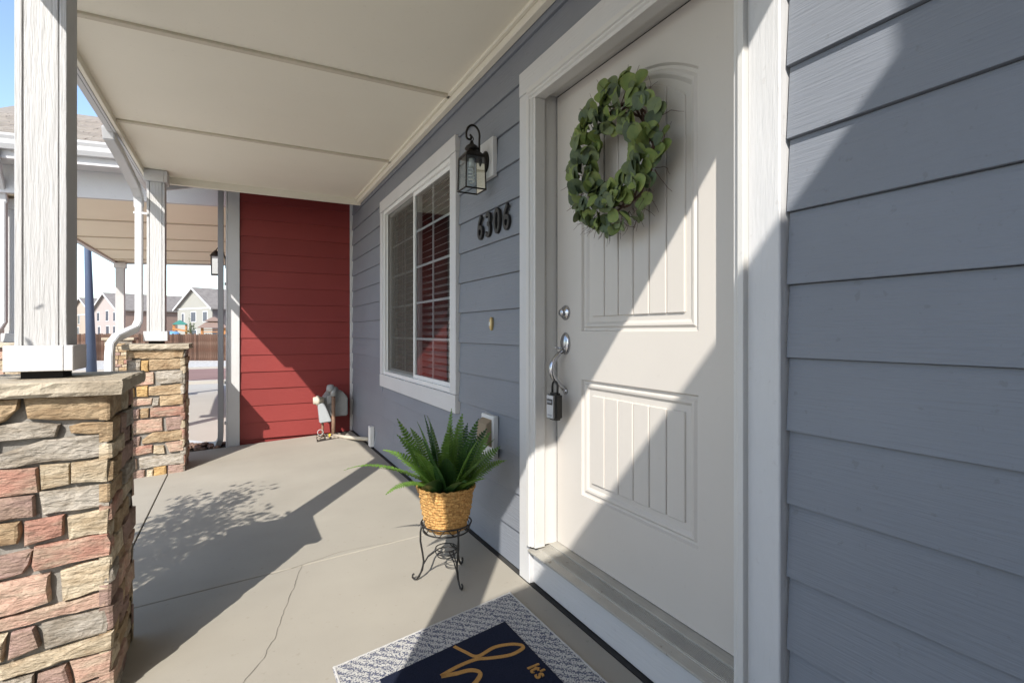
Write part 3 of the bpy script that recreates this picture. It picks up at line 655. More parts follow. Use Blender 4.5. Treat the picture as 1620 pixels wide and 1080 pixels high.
# shingle courses of the slope towards us
nc = 22; rs_ = random.Random(4)
for i in range(nc):
    y0, y1 = 6.44+3.05*i/nc, 6.44+3.05*(i+1)/nc+.06
    x = -2.72; b = MB()
    while x < XL-.03:
        wd = min(rs_.uniform(.16, .34), XL-.03-x); yy = y0-rs_.choice((0, .0, .022)); t = .012+rs_.uniform(0, .006)
        zz = lambda xx, y: nz_(xx)+.43+.425*(y-6.44)
        b.hexa([(x, yy, zz(x, yy)), (x+wd-.004, yy, zz(x+wd, yy)), (x+wd-.004, y1, zz(x+wd, y1)), (x, y1, zz(x, y1)), (x, yy, zz(x, yy)+t), (x+wd-.004, yy, zz(x+wd, yy)+t), (x+wd-.004, y1, zz(x+wd, y1)+.004), (x, y1, zz(x, y1)+.004)]); x += wd
    b.build('shingle_course', 'shingle', NP)
b = MB(); zA, zB, zC = nz_(-1)+.36, nz_(-1)+.43+.425*3.05-.03, nz_(-1)+.36
b.loft([(-2.7, 6.5, zA), (-2.7, 9.5, zB), (-2.7, 12.7, zC)], [(XL-.02, 6.5, zA+.07), (XL-.02, 9.5, zB+.07), (XL-.02, 12.7, zC+.07)]); b.build('roof_body', 'shingle', NP)
def npost(x, y):
    box('post', 'postm', NP, x-.0675, x+.0675, y-.0675, y+.0675, -.10, nz_(x)-.031, .003); box('post_base', 'trimh', NP, x-.09, x+.09, y-.09, y+.09, -.098, -.01, .003); box('capital', 'trimh', NP, x-.09, x+.09, y-.09, y+.09, nz_(x)-.13, nz_(x)-.032, .003)
    box('capstone', 'cap', NP, x-.25, x+.25, y-.25, y+.25, -.15, -.10, .006); box('pier', 'mortar', NP, x-.19, x+.19, y-.19, y+.19, -1.36, -.15); rq = random.Random(int(y*10))
    rand_face(x-.21, x+.21, -1.36, -.152, lambda u, v: Vector((u, y-.19, v)), (0, -.02, 0), NP, rq); rand_face(y-.21, y+.21, -1.36, -.152, lambda u, v: Vector((x+.19, u, v)), (.02, 0, 0), NP, rq); rand_face(y-.21, y+.21, -1.36, -.152, lambda u, v: Vector((x-.19, u, v)), (-.02, 0, 0), NP, rq)
npost(-1.97, 7.0); npost(-1.97, 12.36)
b = MB(); b.tube([(-1.97, 6.42, nz_(-2)+.33), (-1.97, 6.45, 1.62), (-2.0, 6.62, 1.50), (-2.02, 6.80, 1.36), (-2.02, 6.83, 1.26)], 0, rect=(.03, .04)); b.build('downspout_elbow', 'metalw', NP, bevel=.006, seg=2)
b = MB(); b.tube([(-2.02, 6.83, 1.28), (-2.02, 6.83, .10), (-2.06, 6.80, .0), (-2.16, 6.74, -.06), (-2.2, 6.72, -.15), (-2.2, 6.72, -1.33)], 0, rect=(.04, .03)); b.build('downspout', 'metalw', NP, bevel=.006, seg=2)

nl = thing('wall_lantern', (-.105, 7.3, .66), 'small dark lantern on the red house wall beyond its downspout', 'lantern')
box('backplate', 'bronze', nl, -.125, -.064, 7.26, 7.34, .78, .93, .004)
b = MB(); b.tube([(-.12, 7.3, .87), (-.15, 7.3, 1.0), (-.20, 7.3, 1.03), (-.225, 7.3, .99)], .007, 6); b.build('arm', 'bronze', nl, True)
b = MB(); b.lathe([(.001, 1.0), (.02, .985), (.062, .935), (.066, .925), (.001, .92)], (-.225, 7.3, 0), 'z', 12); b.build('roof', 'bronze', nl)
for sx in (-1, 1):
    for sy in (-1, 1): b = MB(); b.tube([(-.225+sx*.05, 7.3+sy*.05, .922), (-.225+sx*.045, 7.3+sy*.045, .70)], .005, 5); b.build('corner_bar', 'bronze', nl)
box('glass_body', 'lglass2', nl, -.268, -.182, 7.257, 7.343, .705, .918); box('bottom', 'bronze', nl, -.275, -.175, 7.25, 7.35, .69, .704)

# ================================================================== ADDED SHADE BLOCK (unseen, shaped to shade the right of the porch)
shade_block = thing('townhouse', (1.0, -4.0, -1.45), 'unseen blue house block with a low side roof, added to shade the porch', 'house')
box('wall', 'blue', shade_block, -.406, 7.5, -6.5, -1.602, -1.45, 6.4)
b = MB(); e0, e1, se = -.408, -1.95, .232
zt2 = lambda x: 2.716+se*(x-e0)
b.hexa([(e1, -6.4, zt2(e1)-.12), (e0, -6.4, zt2(e0)-.12), (e0, -1.6, zt2(e0)-.12), (e1, -1.6, zt2(e1)-.12), (e1, -6.4, zt2(e1)), (e0, -6.4, zt2(e0)), (e0, -1.6, zt2(e0)), (e1, -1.6, zt2(e1))]); b.build('shade_roof', 'shingle', shade_block)
b = MB(); b.hexa([(-1.85, -6.3, -1.45), (e0, -6.3, -1.45), (e0, -1.66, -1.45), (-1.85, -1.66, -1.45), (-1.85, -6.3, zt2(-1.85)-.121), (e0, -6.3, zt2(e0)-.121), (e0, -1.66, zt2(e0)-.121), (-1.85, -1.66, zt2(-1.85)-.121)]); b.build('side_wall', 'blue', shade_block)

# ================================================================== THINGS ON THE PORCH
# wall lantern
LY = 2.540; lan = thing('wall_lantern', (WX, LY, .70), 'dark bronze carriage lantern on a white block left of the door', 'lantern')
box('mounting_block', 'trim', lan, 1.176, 1.203, LY-.085, LY+.085, .815, 1.02, .003)
b = MB(); b.lathe([(.001, 1.176), (.043, 1.176), (.043, 1.168), (.034, 1.160), (.030, 1.150), (.016, 1.143), (.001, 1.142)], (0, LY, .905), 'x', 24, (1, 1.35)); b.build('backplate', 'bronze', lan, True)
BXc = 1.095
b = MB(); pts = [(1.15, LY, .905), (1.138, LY, .935)]
for i in range(15):
    a = R(-15+205*i/14); pts.append((1.102+.038*math.cos(a), LY, 1.038+.052*math.sin(a)))
for i in range(9):
    a = R(190+250*i/8); r = .017-.0008*i; pts.append((1.081+r*math.cos(a), LY, 1.026+r*math.sin(a)))
b.tube(pts, .0058, 8); b.build('arm', 'bronze', lan, True)
b = MB(); b.tube([(BXc+.009*math.cos(R(k*36)), LY, 1.018+.012*math.sin(R(k*36))) for k in range(10)], .003, 6, closed=True); b.build('hook', 'bronze', lan)
b = MB(); b.lathe([(.001, 1.008), (.006, 1.007), (.009, 1.0), (.012, .990), (.030, .978), (.036, .968), (.037, .962), (.020, .957), (.018, .948), (.001, .947)], (BXc, LY, 0), 'z', 20); b.build('finial', 'bronze', lan, True)
b = MB(); b.loft([(BXc+sx*.030, LY+sy*.030, .950) for sx, sy in ((-1, -1), (1, -1), (1, 1), (-1, 1))], [(BXc+sx*.054, LY+sy*.054, .922) for sx, sy in ((-1, -1), (1, -1), (1, 1), (-1, 1))]); b.box(BXc-.055, BXc+.055, LY-.055, LY+.055, .912, .922); b.build('roof', 'bronze', lan, bevel=.002)
hb = .056; ht = .052
for sx in (-1, 1):
    for sy in (-1, 1):
        b = MB(); b.tube([(BXc+sx*ht, LY+sy*ht, .915), (BXc+sx*hb, LY+sy*hb, .742)], .0038, 6); b.build('corner_bar', 'bronze', lan)
for z, h in ((.745, hb), (.762, hb)):
    pass
b = MB()
for (ax, ay, bx, by) in ((-1, -1, 1, -1), (1, -1, 1, 1), (1, 1, -1, 1), (-1, 1, -1, -1)): b.tube([(BXc+ax*hb, LY+ay*hb, .745), (BXc+bx*hb, LY+by*hb, .745)], .0042, 6)
b.build('bottom_frame', 'bronze', lan)
for (ax, ay, bx, by) in ((-1, -1, 1, -1), (1, -1, 1, 1), (1, 1, -1, 1), (-1, 1, -1, -1)):
    b = MB(); k = .95; b.add([(BXc+ax*hb*k, LY+ay*hb*k, .747), (BXc+bx*hb*k, LY+by*hb*k, .747), (BXc+bx*ht*k, LY+by*ht*k, .912), (BXc+ax*ht*k, LY+ay*ht*k, .912)], [(0, 1, 2, 3)]); b.build('glass_pane', 'lglass', lan)
b = MB(); b.lathe([(.001, .912), (.016, .912), (.016, .872), (.012, .868), (.001, .868)], (BXc, LY, 0), 'z', 14); b.build('socket', 'white', lan, True)
pts = [(BXc+.013*math.cos(a*.55), LY+.013*math.sin(a*.55), .868-.0016*a) for a in range(50)]
b = MB(); b.tube(pts, .0048, 6); b.build('spiral_bulb', 'white', lan, True)

# house numbers
def text_mesh(body, size, ext, off, bev=0):
    cu = bpy.data.curves.new('t', 'FONT'); cu.body = body; cu.size = size; cu.extrude = ext; cu.offset = off; cu.bevel_depth = bev; cu.resolution_u = 6
    cu.align_x = 'CENTER'; o = bpy.data.objects.new('t', cu); COL.objects.link(o); bpy.context.view_layer.update()
    me = bpy.data.meshes.new_from_object(o.evaluated_get(bpy.context.evaluated_depsgraph_get())); bpy.data.objects.remove(o); bpy.data.curves.remove(cu); return me
num = thing('house_numbers', (WX, 2.47, .50), 'black raised metal house number 6306 on the blue siding', 'house number')
for i, ch in enumerate('6306'):
    me = text_mesh(ch, .186, .006, .0012, .0015); me.materials.append(M['black']); me.name = 'digit'
    yc = 2.642-.105*i; mw = Matrix.Translation((WX-.006, yc, .513)) @ Matrix(((0, 0, -1, 0), (-1, 0, 0, 0), (0, 1, 0, 0), (0, 0, 0, 1))) @ Matrix.Diagonal((.80, 1, 1, 1))
    mesh_part('digit', me, num, mw)
# door bell
bell = thing('door_bell', (WX, 2.515, .01), 'small oblong brass door bell button left of the door', 'door bell')
b = MB(); b.lathe([(.001, 1.205), (.013, 1.205), (.013, 1.192), (.010, 1.188), (.001, 1.187)], (0, 2.515, .045), 'x', 18, (1, 2.7)); b.build('bell_plate', 'gold', bell, True)
b = MB(); b.lathe([(.001, 1.19), (.006, 1.19), (.005, 1.184), (.001, 1.183)], (0, 2.515, .045), 'x', 14, (1, 2.2)); b.build('button', 'white', bell, True)
# vent hood behind the fern
vent = thing('vent_hood', (WX, 2.52, -.66), 'white wall vent with tan flap partly hidden behind the fern', 'vent')
VY = 2.515
box('plate', 'white', vent, 1.172, 1.203, VY-.075, VY+.075, -.655, -.435, .004)
b = MB(); b.hexa([(1.135, VY-.058, -.57), (1.173, VY-.058, -.60), (1.173, VY+.058, -.60), (1.135, VY+.058, -.57), (1.140, VY-.058, -.475), (1.173, VY-.058, -.452), (1.173, VY+.058, -.452), (1.140, VY+.058, -.475)]); b.build('hood', 'tanp', vent, bevel=.004)
# small white box low on the wall near the meter
sm = thing('pipe_cover', (WX, 5.25, -1.14), 'narrow white upright cover low on the blue wall near gas meter', 'cover')
box('cover', 'white', sm, 1.160, 1.203, 5.21, 5.29, -1.13, -.93, .004)

# gas meter in the corner
gm = thing('gas_meter', (.98, 6.08, -1.2), 'grey gas meter with rusty riser pipe in the corner of red and blue walls', 'gas meter')
gx, gy = .955, 6.10
b = MB(); b.tube([(gx, gy, -1.22), (gx, gy, -.70)], .021, 12); b.build('riser', 'copper', gm, True)
b = MB(); b.tube([(gx, gy, -.71), (gx, gy, -.66), (gx+.01, gy+.02, -.64), (gx+.03, gy+.05, -.64)], .032, 12); b.build('elbow', 'meter', gm, True)
b = MB(); b.lathe([(.001, -.66), (.04, -.66), (.045, -.64), (.040, -.60), (.030, -.585), (.001, -.58)], (gx-.03, gy+.02, 0), 'z', 16); b.build('union_cap', 'meter', gm, True)
b = MB(); b.loft([(gx-.10+u, gy+.07, v) for u, v in ((0, -.95), (.27, -.95), (.27, -.74), (.20, -.66), (.06, -.66), (0, -.74))], [(gx-.10+u, gy+.22, v) for u, v in ((0, -.95), (.27, -.95), (.27, -.74), (.20, -.66), (.06, -.66), (0, -.74))]); b.build('meter_body', 'meter', gm, bevel=.012, seg=2)
box('index_box', 'meter', gm, gx-.06, gx+.04, gy+.035, gy+.071, -.80, -.70, .008)
b = MB(); b.lathe([(.001, -.05), (.038, -.048), (.042, -.02), (.055, -.015), (.057, .0), (.055, .012), (.040, .02), (.036, .06), (.001, .06)], (gx-.16, gy+.04, -.755), 'x', 18); b.build('regulator', 'beigem', gm, True)
b = MB(); b.tube([(gx-.15, gy+.05, -.80), (gx-.13, gy+.05, -.92), (gx-.11, gy+.04, -1.02), (gx-.11, gy+.03, -1.2)], .013, 10); b.build('inlet_pipe', 'copper', gm, True)
b = MB(); b.hexa([(gx-.145, gy-.02, -1.00), (gx-.02, gy-.02, -.99), (gx-.02, gy+.05, -.99), (gx-.145, gy+.05, -1.00), (gx-.165, gy-.01, -.79), (gx-.10, gy-.01, -.78), (gx-.10, gy+.06, -.78), (gx-.165, gy+.06, -.79)]); b.build('hood', 'meter2', gm, bevel=.008, seg=2)
b = MB(); b.tube([(gx+.0, gy-.02, -1.145), (gx+.10, gy-.25, -1.135), (1.17, gy-.78, -1.07)], .019, 10); b.build('outlet_pipe', 'beigem', gm, True)
b = MB(); b.box(gx-.055, gx-.035, gy-.03, gy-.024, -1.21, -1.12); b.build('tag', 'yellow', gm)
b = MB(); b.tube([(gx-.14+.03*math.cos(R(a)), gy-.01, -1.10+.03*math.sin(R(a))) for a in range(0, 360, 30)], .003, 5, closed=True); b.build('wire_loop', 'metalw', gm)
# gravel pocket round the riser
pocket = MB(); c = [(gx-.20, gy-.20), (gx+.08, gy-.13), (gx+.20, gy+.18), (gx-.16, gy+.19)]
pocket.hexa([(x, y, fz(x)-.03) for x, y in c]+[(x, y, fz(x)+.003) for x, y in c]); po = pocket.build('gravel_pocket', 'soil'); tag(po, kind='structure')
rs = random.Random(12); st = MB()
def blob(b, p, r, rs, n=6):
    rg = []
    for h, k in ((-.5, .55), (0, 1), (.45, .7)):
        rg.append([p+Vector((math.cos(2*math.pi*i/n)*r*k*rs.uniform(.75, 1.2), math.sin(2*math.pi*i/n)*r*k*rs.uniform(.75, 1.2), r*h)) for i in range(n)])
    b.rings(rg)
for i in range(70):
    x = gx+rs.uniform(-.17, .08); y = gy+rs.uniform(-.15, .12); blob(st, Vector((x, y, fz(x)+.008)), rs.uniform(.008, .016), rs)
o = st.build('pebbles', 'pebble'); tag(o, 'tan pebbles in the square gravel pocket under the gas meter', 'pebbles', kind='stuff')
# brown rocks beside the porch end
for i in range(26):
    t = i/25; x = -.62+.50*t+rs.uniform(-.03, .03); y = 6.50+rs.uniform(-.12, .16)-.06*t; r = rs.uniform(.025, .05)
    b = MB(); blob(b, Vector((x, y, -1.235+r*.45+rs.uniform(0, .02))), r, rs, 7); o = b.build('rock', 'rock', smooth=False)
    tag(o, 'brown landscaping rock beside the far corner of the porch slab', 'rock', 'brown rocks beside the porch slab')
bed = MB().box(-.74, -.04, 6.31, 6.70, -1.36, -1.235).build('rock_bed', 'soil'); tag(bed, kind='structure')

# ------------------------------------------------------------------ wreath
wr = thing('wreath', (1.27, 1.53, .40), 'eucalyptus wreath of round green leaves hanging on the white door', 'wreath')
WC = Vector((1.255, 1.53, .640)); rs = random.Random(21)
def leafmesh(L, wd, m, cup):
    b = MB(); out = []
    prof = [(0, .10), (.12, .42), (.30, .80), (.52, 1.0), (.74, .93), (.90, .62), (.98, .25)]
    vs = [(0, 0, 0)]; n = len(prof)
    for t, w_ in prof: vs += [(-wd*w_/2, t*L, cup*w_*w_*wd-.10*L*t*t), (0, t*L, -.10*L*t*t), (wd*w_/2, t*L, cup*w_*w_*wd-.10*L*t*t)]
    vs.append((0, L, -.10*L)); fs = []
    for i in range(n-1):
        q = 1+3*i; fs += [(q, q+1, q+4, q+3), (q+1, q+2, q+5, q+4)]
    fs += [(0, 2, 1), (0, 3, 2), (1+3*(n-1), 2+3*(n-1), len(vs)-1), (2+3*(n-1), 3+3*(n-1), len(vs)-1)]
    me = bpy.data.meshes.new('leaf'); me.from_pydata(vs, [], fs); me.materials.append(M[m])
    for p in me.polygons: p.use_smooth = True
    return me
LM = [leafmesh(.064, .056, m, c) for m in ('euc1', 'euc2', 'euc3') for c in (.10, .18)]
for i in range(290):
    a = rs.uniform(0, 2*math.pi) if i > 110 else 2*math.pi*i/110
    layer = rs.random(); rr = .190+rs.uniform(-.082, .085)
    pos = WC+Vector((-.02-.055*(1-abs(rr-.185)/.1)*rs.uniform(.5, 1)-.012*layer, rr*math.cos(a), rr*1.02*math.sin(a)))
    # leaf direction: mostly along the ring (clockwise) and outward
    tang = Vector((0, -math.sin(a), math.cos(a)))*(1 if math.sin(a*1.0+.6) > 0 else -1); rad = Vector((0, math.cos(a), math.sin(a)))
    outw = (rr-.185)/.085
    d = (tang*rs.uniform(-.2, .9)+rad*(outw*.9+rs.uniform(-.35, .55))+Vector((-rs.uniform(-.1, .55), 0, 0))+Vector((0, 0, rs.uniform(-.1, .5)))).normalized()
    nrm = (Vector((-1, 0, 0))+rad*outw*.7+Vector((0, rs.uniform(-.7, .7), rs.uniform(-.6, .8)))).normalized()
    xax = d.cross(nrm).normalized(); nrm = xax.cross(d).normalized(); s = rs.uniform(.72, 1.12)
    mw = Matrix.Translation(pos-d*.03) @ Matrix((xax, d, nrm)).transposed().to_4x4() @ Matrix.Diagonal((s, s, s, 1))
    k = rs.choices((0, 1, 2), (.42, .33, .25))[0]
    mesh_part('leaf', LM[2*k+rs.randint(0, 1)], wr, mw)
b = MB()
for k in range(4):
    ph = k*1.6; b.tube([WC+Vector((-.012+.010*math.cos(3*t+ph), (.175+.018*math.sin(5*t+ph))*math.cos(t), (.175+.018*math.sin(5*t+ph))*math.sin(t))) for t in [2*math.pi*i/40 for i in range(40)]], .0045, 6, closed=True)
b.build('vine_ring', 'twig', wr, True)
for i in range(64):
    a = rs.uniform(0, 2*math.pi) if i > 26 else rs.uniform(math.pi*1.2, math.pi*1.75)
    p = WC+Vector((-.015, .22*math.cos(a), .22*math.sin(a))); d = Vector((rs.uniform(-.5, .1), math.cos(a)+rs.uniform(-.7, .7), math.sin(a)+rs.uniform(-.7, .7))).normalized()
    pts = [p]; 
    for k in range(5): d = (d+Vector((rs.uniform(-.3, .2), rs.uniform(-.5, .5), rs.uniform(-.5, .4)))).normalized(); pts.append(pts[-1]+d*rs.uniform(.015, .026)); pts[-1].x = min(pts[-1].x, DX-.006)
    b = MB(); b.tube(pts, [.0014, .0012, .001, .0009, .0008, .0006], 4); b.build('twig', 'twig', wr)
b = MB(); b.tube([WC+Vector((-.01, 0, .17)), (DX-.012, 1.535, .90), (DX-.006, 1.535, .93)], .002, 5); b.build('hanger', 'twig', wr)

# ------------------------------------------------------------------ lock box on the handle
lb = thing('key_lock_box', (1.225, 1.93, -.40), 'grey and black key lock box hanging from the door handle', 'lock box')
lx, ly, lz = 1.228, 1.935, -.315
b = MB(); b.box(lx-.020, lx+.022, ly-.033, ly+.033, lz-.066, lz+.052); b.build('case', 'black', lb, bevel=.010, seg=3)
b = MB(); b.box(lx-.0265, lx-.0185, ly-.029, ly+.029, lz-.060, lz+.046); b.build('face_plate', 'chrome', lb, bevel=.006, seg=2)
box('dial_window', 'black', lb, lx-.0285, lx-.026, ly-.020, ly+.020, lz+.002, lz+.026)
for i in range(4):
    b = MB(); b.lathe([(.001, -.0032), (.0085, -.003), (.0085, .003), (.001, .0032)], (lx-.0225, ly-.0135+.009*i, lz+.014), 'y', 12); b.build('number_wheel', 'metalg', lb, True)
b = MB(); b.box(lx-.0280, lx-.026, ly-.017, ly+.017, lz-.047, lz-.040); b.build('maker_strip', 'metalg', lb)
b = MB(); b.tube([(lx, ly-.021, lz+.045), (lx, ly-.021, lz+.075)]+[(lx, ly-.021*math.cos(R(a)), lz+.080+.022*math.sin(R(a))) for a in range(0, 181, 30)]+[(lx, ly+.021, lz+.075), (lx, ly+.021, lz+.045)], .0048, 8); b.build('shackle', 'black', lb, True)

# ------------------------------------------------------------------ plant stand, basket, fern
PC = Vector((.876, 2.335)); pz = fz(.885); ST = -.905
stand = thing('plant_stand', (PC.x, PC.y, pz), 'small black wire plant stand with three curled legs', 'plant stand')
def circ(r, z, n=36, amp=0, k=0): return [(PC.x+(r)*math.cos(2*math.pi*i/n), PC.y+(r)*math.sin(2*math.pi*i/n), z+amp*math.sin(k*2*math.pi*i/n)) for i in range(n)]
for r, z in ((.118, ST+.012), (.108, ST-.022)):
    b = MB(); b.tube(circ(r, z), .0036, 6, closed=True); b.build('ring', 'black', stand, True)
b = MB(); b.tube(circ(.113, ST-.005, 72, .016, 9), .0022, 5, closed=True); b.build('scroll_wire', 'black', stand, True)
for k in range(3):
    b = MB(); x0 = -.10+.10*k; hw = math.sqrt(max(0, .108**2-x0**2)); b.tube([(PC.x+x0, PC.y-hw, ST-.022), (PC.x+x0, PC.y+hw, ST-.022)], .0026, 5) if hw > .02 else b.tube([(PC.x-.108, PC.y, ST-.022), (PC.x+.108, PC.y, ST-.022)], .0026, 5); b.build('cross_wire', 'black', stand)
angs = [math.atan2(2.392-PC.y, .752-PC.x), math.atan2(2.186-PC.y, .893-PC.x), math.atan2(2.425-PC.y, .990-PC.x)]
for a in angs:
    d = Vector((math.cos(a), math.sin(a), 0)); base = fz(PC.x+.15*d.x)+.005; H = ST-base
    prof = [(.112, H+.012), (.121, H*.86), (.121, H*.70), (.112, H*.50), (.106, H*.34), (.112, H*.18), (.126, .02), (.138, .002), (.150, .003), (.158, .012), (.157, .024), (.150, .027)]
    b = MB(); b.tube([Vector((PC.x, PC.y, base))+d*r+Vector((0, 0, z)) for r, z in prof], .0046, 8); b.build('leg', 'black', stand, True)
    prof2 = [(.126, .012), (.110, H*.26), (.085, H*.42), (.058, H*.50), (.048, H*.56)]
    sd = Vector((-d.y, d.x, 0))
    for sg in (-1, 1):
        b = MB(); b.tube([Vector((PC.x, PC.y, base))+d*r+sd*sg*.010*(i/4)+Vector((0, 0, z)) for i, (r, z) in enumerate(prof2)], .003, 6); b.build('brace', 'black', stand, True)
for r, dz in ((.050, .57), (.050, .50), (.040, .43)):
    b = MB(); H = ST-pz; b.tube(circ(r, pz+H*dz), .0026, 6, closed=True); b.build('lower_ring', 'black', stand, True)
bas = thing('basket', (PC.x, PC.y, ST-.018), 'woven straw basket planter on the black stand', 'basket')
b = MB(); n = 120; rows = 15; rings = []
BH = .200
for j in range(rows*4+1):
    t = j/(rows*4); z = ST-.018+BH*t; row = j//4; ph = (row % 2)*math.pi
    prof = .086+.046*t+.004*math.sin(3*t)
    rg = []
    for i in range(n):
        th = 2*math.pi*i/n; bulge = math.sin(math.pi*((j % 4)/4)) if j % 4 else 0
        disp = .0075*bulge*(.35+.65*(.5+.5*math.sin(15*th+ph+.5*math.sin(th*4+row)))) + .004*math.sin(2*th+row*.5)*t + .0022*noise.noise((math.cos(th)*9, math.sin(th)*9, z*60))
        wob = 1+.03*math.sin(3*th+1)*t
        rg.append((PC.x+(prof*wob+disp)*math.cos(th), PC.y+(prof*wob+disp)*math.sin(th), z+.0025*math.sin(7.5*th+ph)+(.006*math.sin(3*th) if t == 1 else 0)))
    rings.append(rg)
b.rings(rings, caps=False); b.rings([rings[0], [(PC.x+.001*math.cos(2*math.pi*i/n), PC.y+.001*math.sin(2*math.pi*i/n), ST-.018) for i in range(n)]], caps=False); b.build('basket_wall', 'straw', bas, True)
b = MB(); b.tube([(PC.x+(.134+.002*math.sin(5*a))*math.cos(a), PC.y+(.134+.002*math.sin(5*a))*math.sin(a), ST-.018+BH+.003*math.sin(24*a)) for a in [2*math.pi*i/96 for i in range(96)]], .0065, 7, closed=True); b.build('rim', 'straw', bas, True)
b = MB(); b.lathe([(.001, ST+BH-.05), (.117, ST+BH-.05), (.117, ST+BH-.046), (.001, ST+BH-.044)], (PC.x, PC.y, 0), 'z', 24); b.build('potting_fill', 'soil', bas)
fern = thing('fern', (PC.x, PC.y, ST+BH-.05), 'green artificial sword fern in the straw basket', 'fern')
rs = random.Random(33)
def frond(p0, d0, L, droop, wd, m, roll=0):
    d0 = Vector(d0).normalized(); N = 24; pts = []; p = Vector(p0); d = d0.copy()
    for i in range(N+1):
        pts.append(p.copy()); d = (d+Vector((0, 0, -droop/N*(i/N*2)))).normalized(); p = p+d*(L/N)
    h = Vector((d0.x, d0.y, 0)); h = h.normalized() if h.length > .05 else Vector((0, -1, 0)); side = h.cross(Vector((0, 0, 1))).normalized()
    b = MB()
    for i in range(1, N+1):
        t = i/N; tg = (pts[min(i+1, N)]-pts[i-1]).normalized(); nn = side.cross(tg).normalized(); sd = (side*math.cos(roll)+nn*math.sin(roll)).normalized(); nn = sd.cross(tg)
        wl = wd*(min(1, .45+2.2*t) if t < .25 else 1.0)*(1-max(0, (t-.35)/.65)**1.7*.93)
        hw = L/N*.43
        for sg in (-1, 1):
            o = pts[i]; lift = .22*wl; tip = o+sd*sg*wl+tg*wl*.34+nn*lift*.4+Vector((rs.uniform(-.002, .002), 0, rs.uniform(-.003, .003)))
            mid = o+sd*sg*wl*.55+tg*wl*.10+nn*lift
            b.add([o-tg*hw, o+tg*hw, mid+tg*hw*1.02, mid-tg*hw*.98, tip], [(0, 1, 2, 3), (3, 2, 4)])
    b.tube(pts, [.0024*(1-.7*i/N) for i in range(N+1)], 5); return b.build('frond', m, fern, recalc=False)
base = Vector((PC.x, PC.y, ST+BH-.047))
# each frond: azimuth by where its tip shows
lean = [(-165, 14, .36), (-140, 22, .34), (175, 30, .33), (150, 24, .37), (120, 12, .38), (95, 24, .36), (60, 14, .38), (35, 26, .34), (10, 40, .30), (-15, 26, .33), (-45, 18, .36), (-75, 30, .33), (-105, 20, .35), (-125, 38, .33), (-155, 46, .33), (140, 46, .34), (85, 46, .31), (-60, 44, .31), (-20, 50, .28), (-95, 55, .27), (165, 56, .31), (20, 8, .37), (-170, 4, .34), (-50, 6, .36), (70, 34, .32), (-130, 58, .28), (-70, 58, .25), (40, 48, .29), (-110, 35, .30), (-85, 12, .33), (-150, 30, .31), (0, 30, .31), (-30, 36, .30), (110, 36, .33)]
for i, (az, tl, L) in enumerate(lean):
    a = R(az); tl = R(tl); d = Vector((math.cos(a)*math.sin(tl), math.sin(a)*math.sin(tl), math.cos(tl)))
    off = Vector((math.cos(a), math.sin(a), 0))*rs.uniform(.02, .07)
    frond(base+off, d, L*rs.uniform(.92, 1.05), rs.uniform(.15, .75), rs.uniform(.045, .058), 'fern1' if i % 3 != 1 else 'fern2', rs.uniform(-1.0, 1.0))
frond(base+Vector((-.06, .06, .03)), Vector((-.80, .38, .42)), .42, .85, .024, 'fern1', .1)
frond(base+Vector((-.07, .0, .03)), Vector((-.85, -.25, .35)), .25, .9, .034, 'fern1', .2)

# ------------------------------------------------------------------ door mat
q1, q2, q3 = onF(807, 939), onF(526, 1059), onF(959, 1080)
ux = Vector((q2.x-q1.x, q2.y-q1.y)); uy = Vector((q3.x-q1.x, q3.y-q1.y)).normalized(); LM_ = 1.22
def mp(a, b_): return Vector((q1.x+ux.x*a+uy.x*b_, q1.y+ux.y*a+uy.y*b_))
dm = thing('door_mat', (mp(.5, .6).x, mp(.5, .6).y, fz(.7)), 'navy door mat with gold script and a blue flecked white border', 'door mat')
def matslab(name, m, a0, a1, b0, b1, z0, z1, bev=0):
    c = [mp(a0, b0), mp(a1, b0), mp(a1, b1), mp(a0, b1)]; b = MB(); b.hexa([(p.x, p.y, fz(p.x)+z0) for p in c]+[(p.x, p.y, fz(p.x)+z1) for p in c]); return b.build(name, m, dm, bevel=bev)
i1, i2 = onF(809, 983), onF(640.7, 1068.5)
la = ux.length; bin_ = .175; ain = .128/la*1.0
matslab('woven_base', 'border', 0, 1, 0, LM_, .001, .010, .003)
matslab('navy_field', 'navy', ain, 1-ain, bin_, LM_-bin_, .0095, .0135, .001)
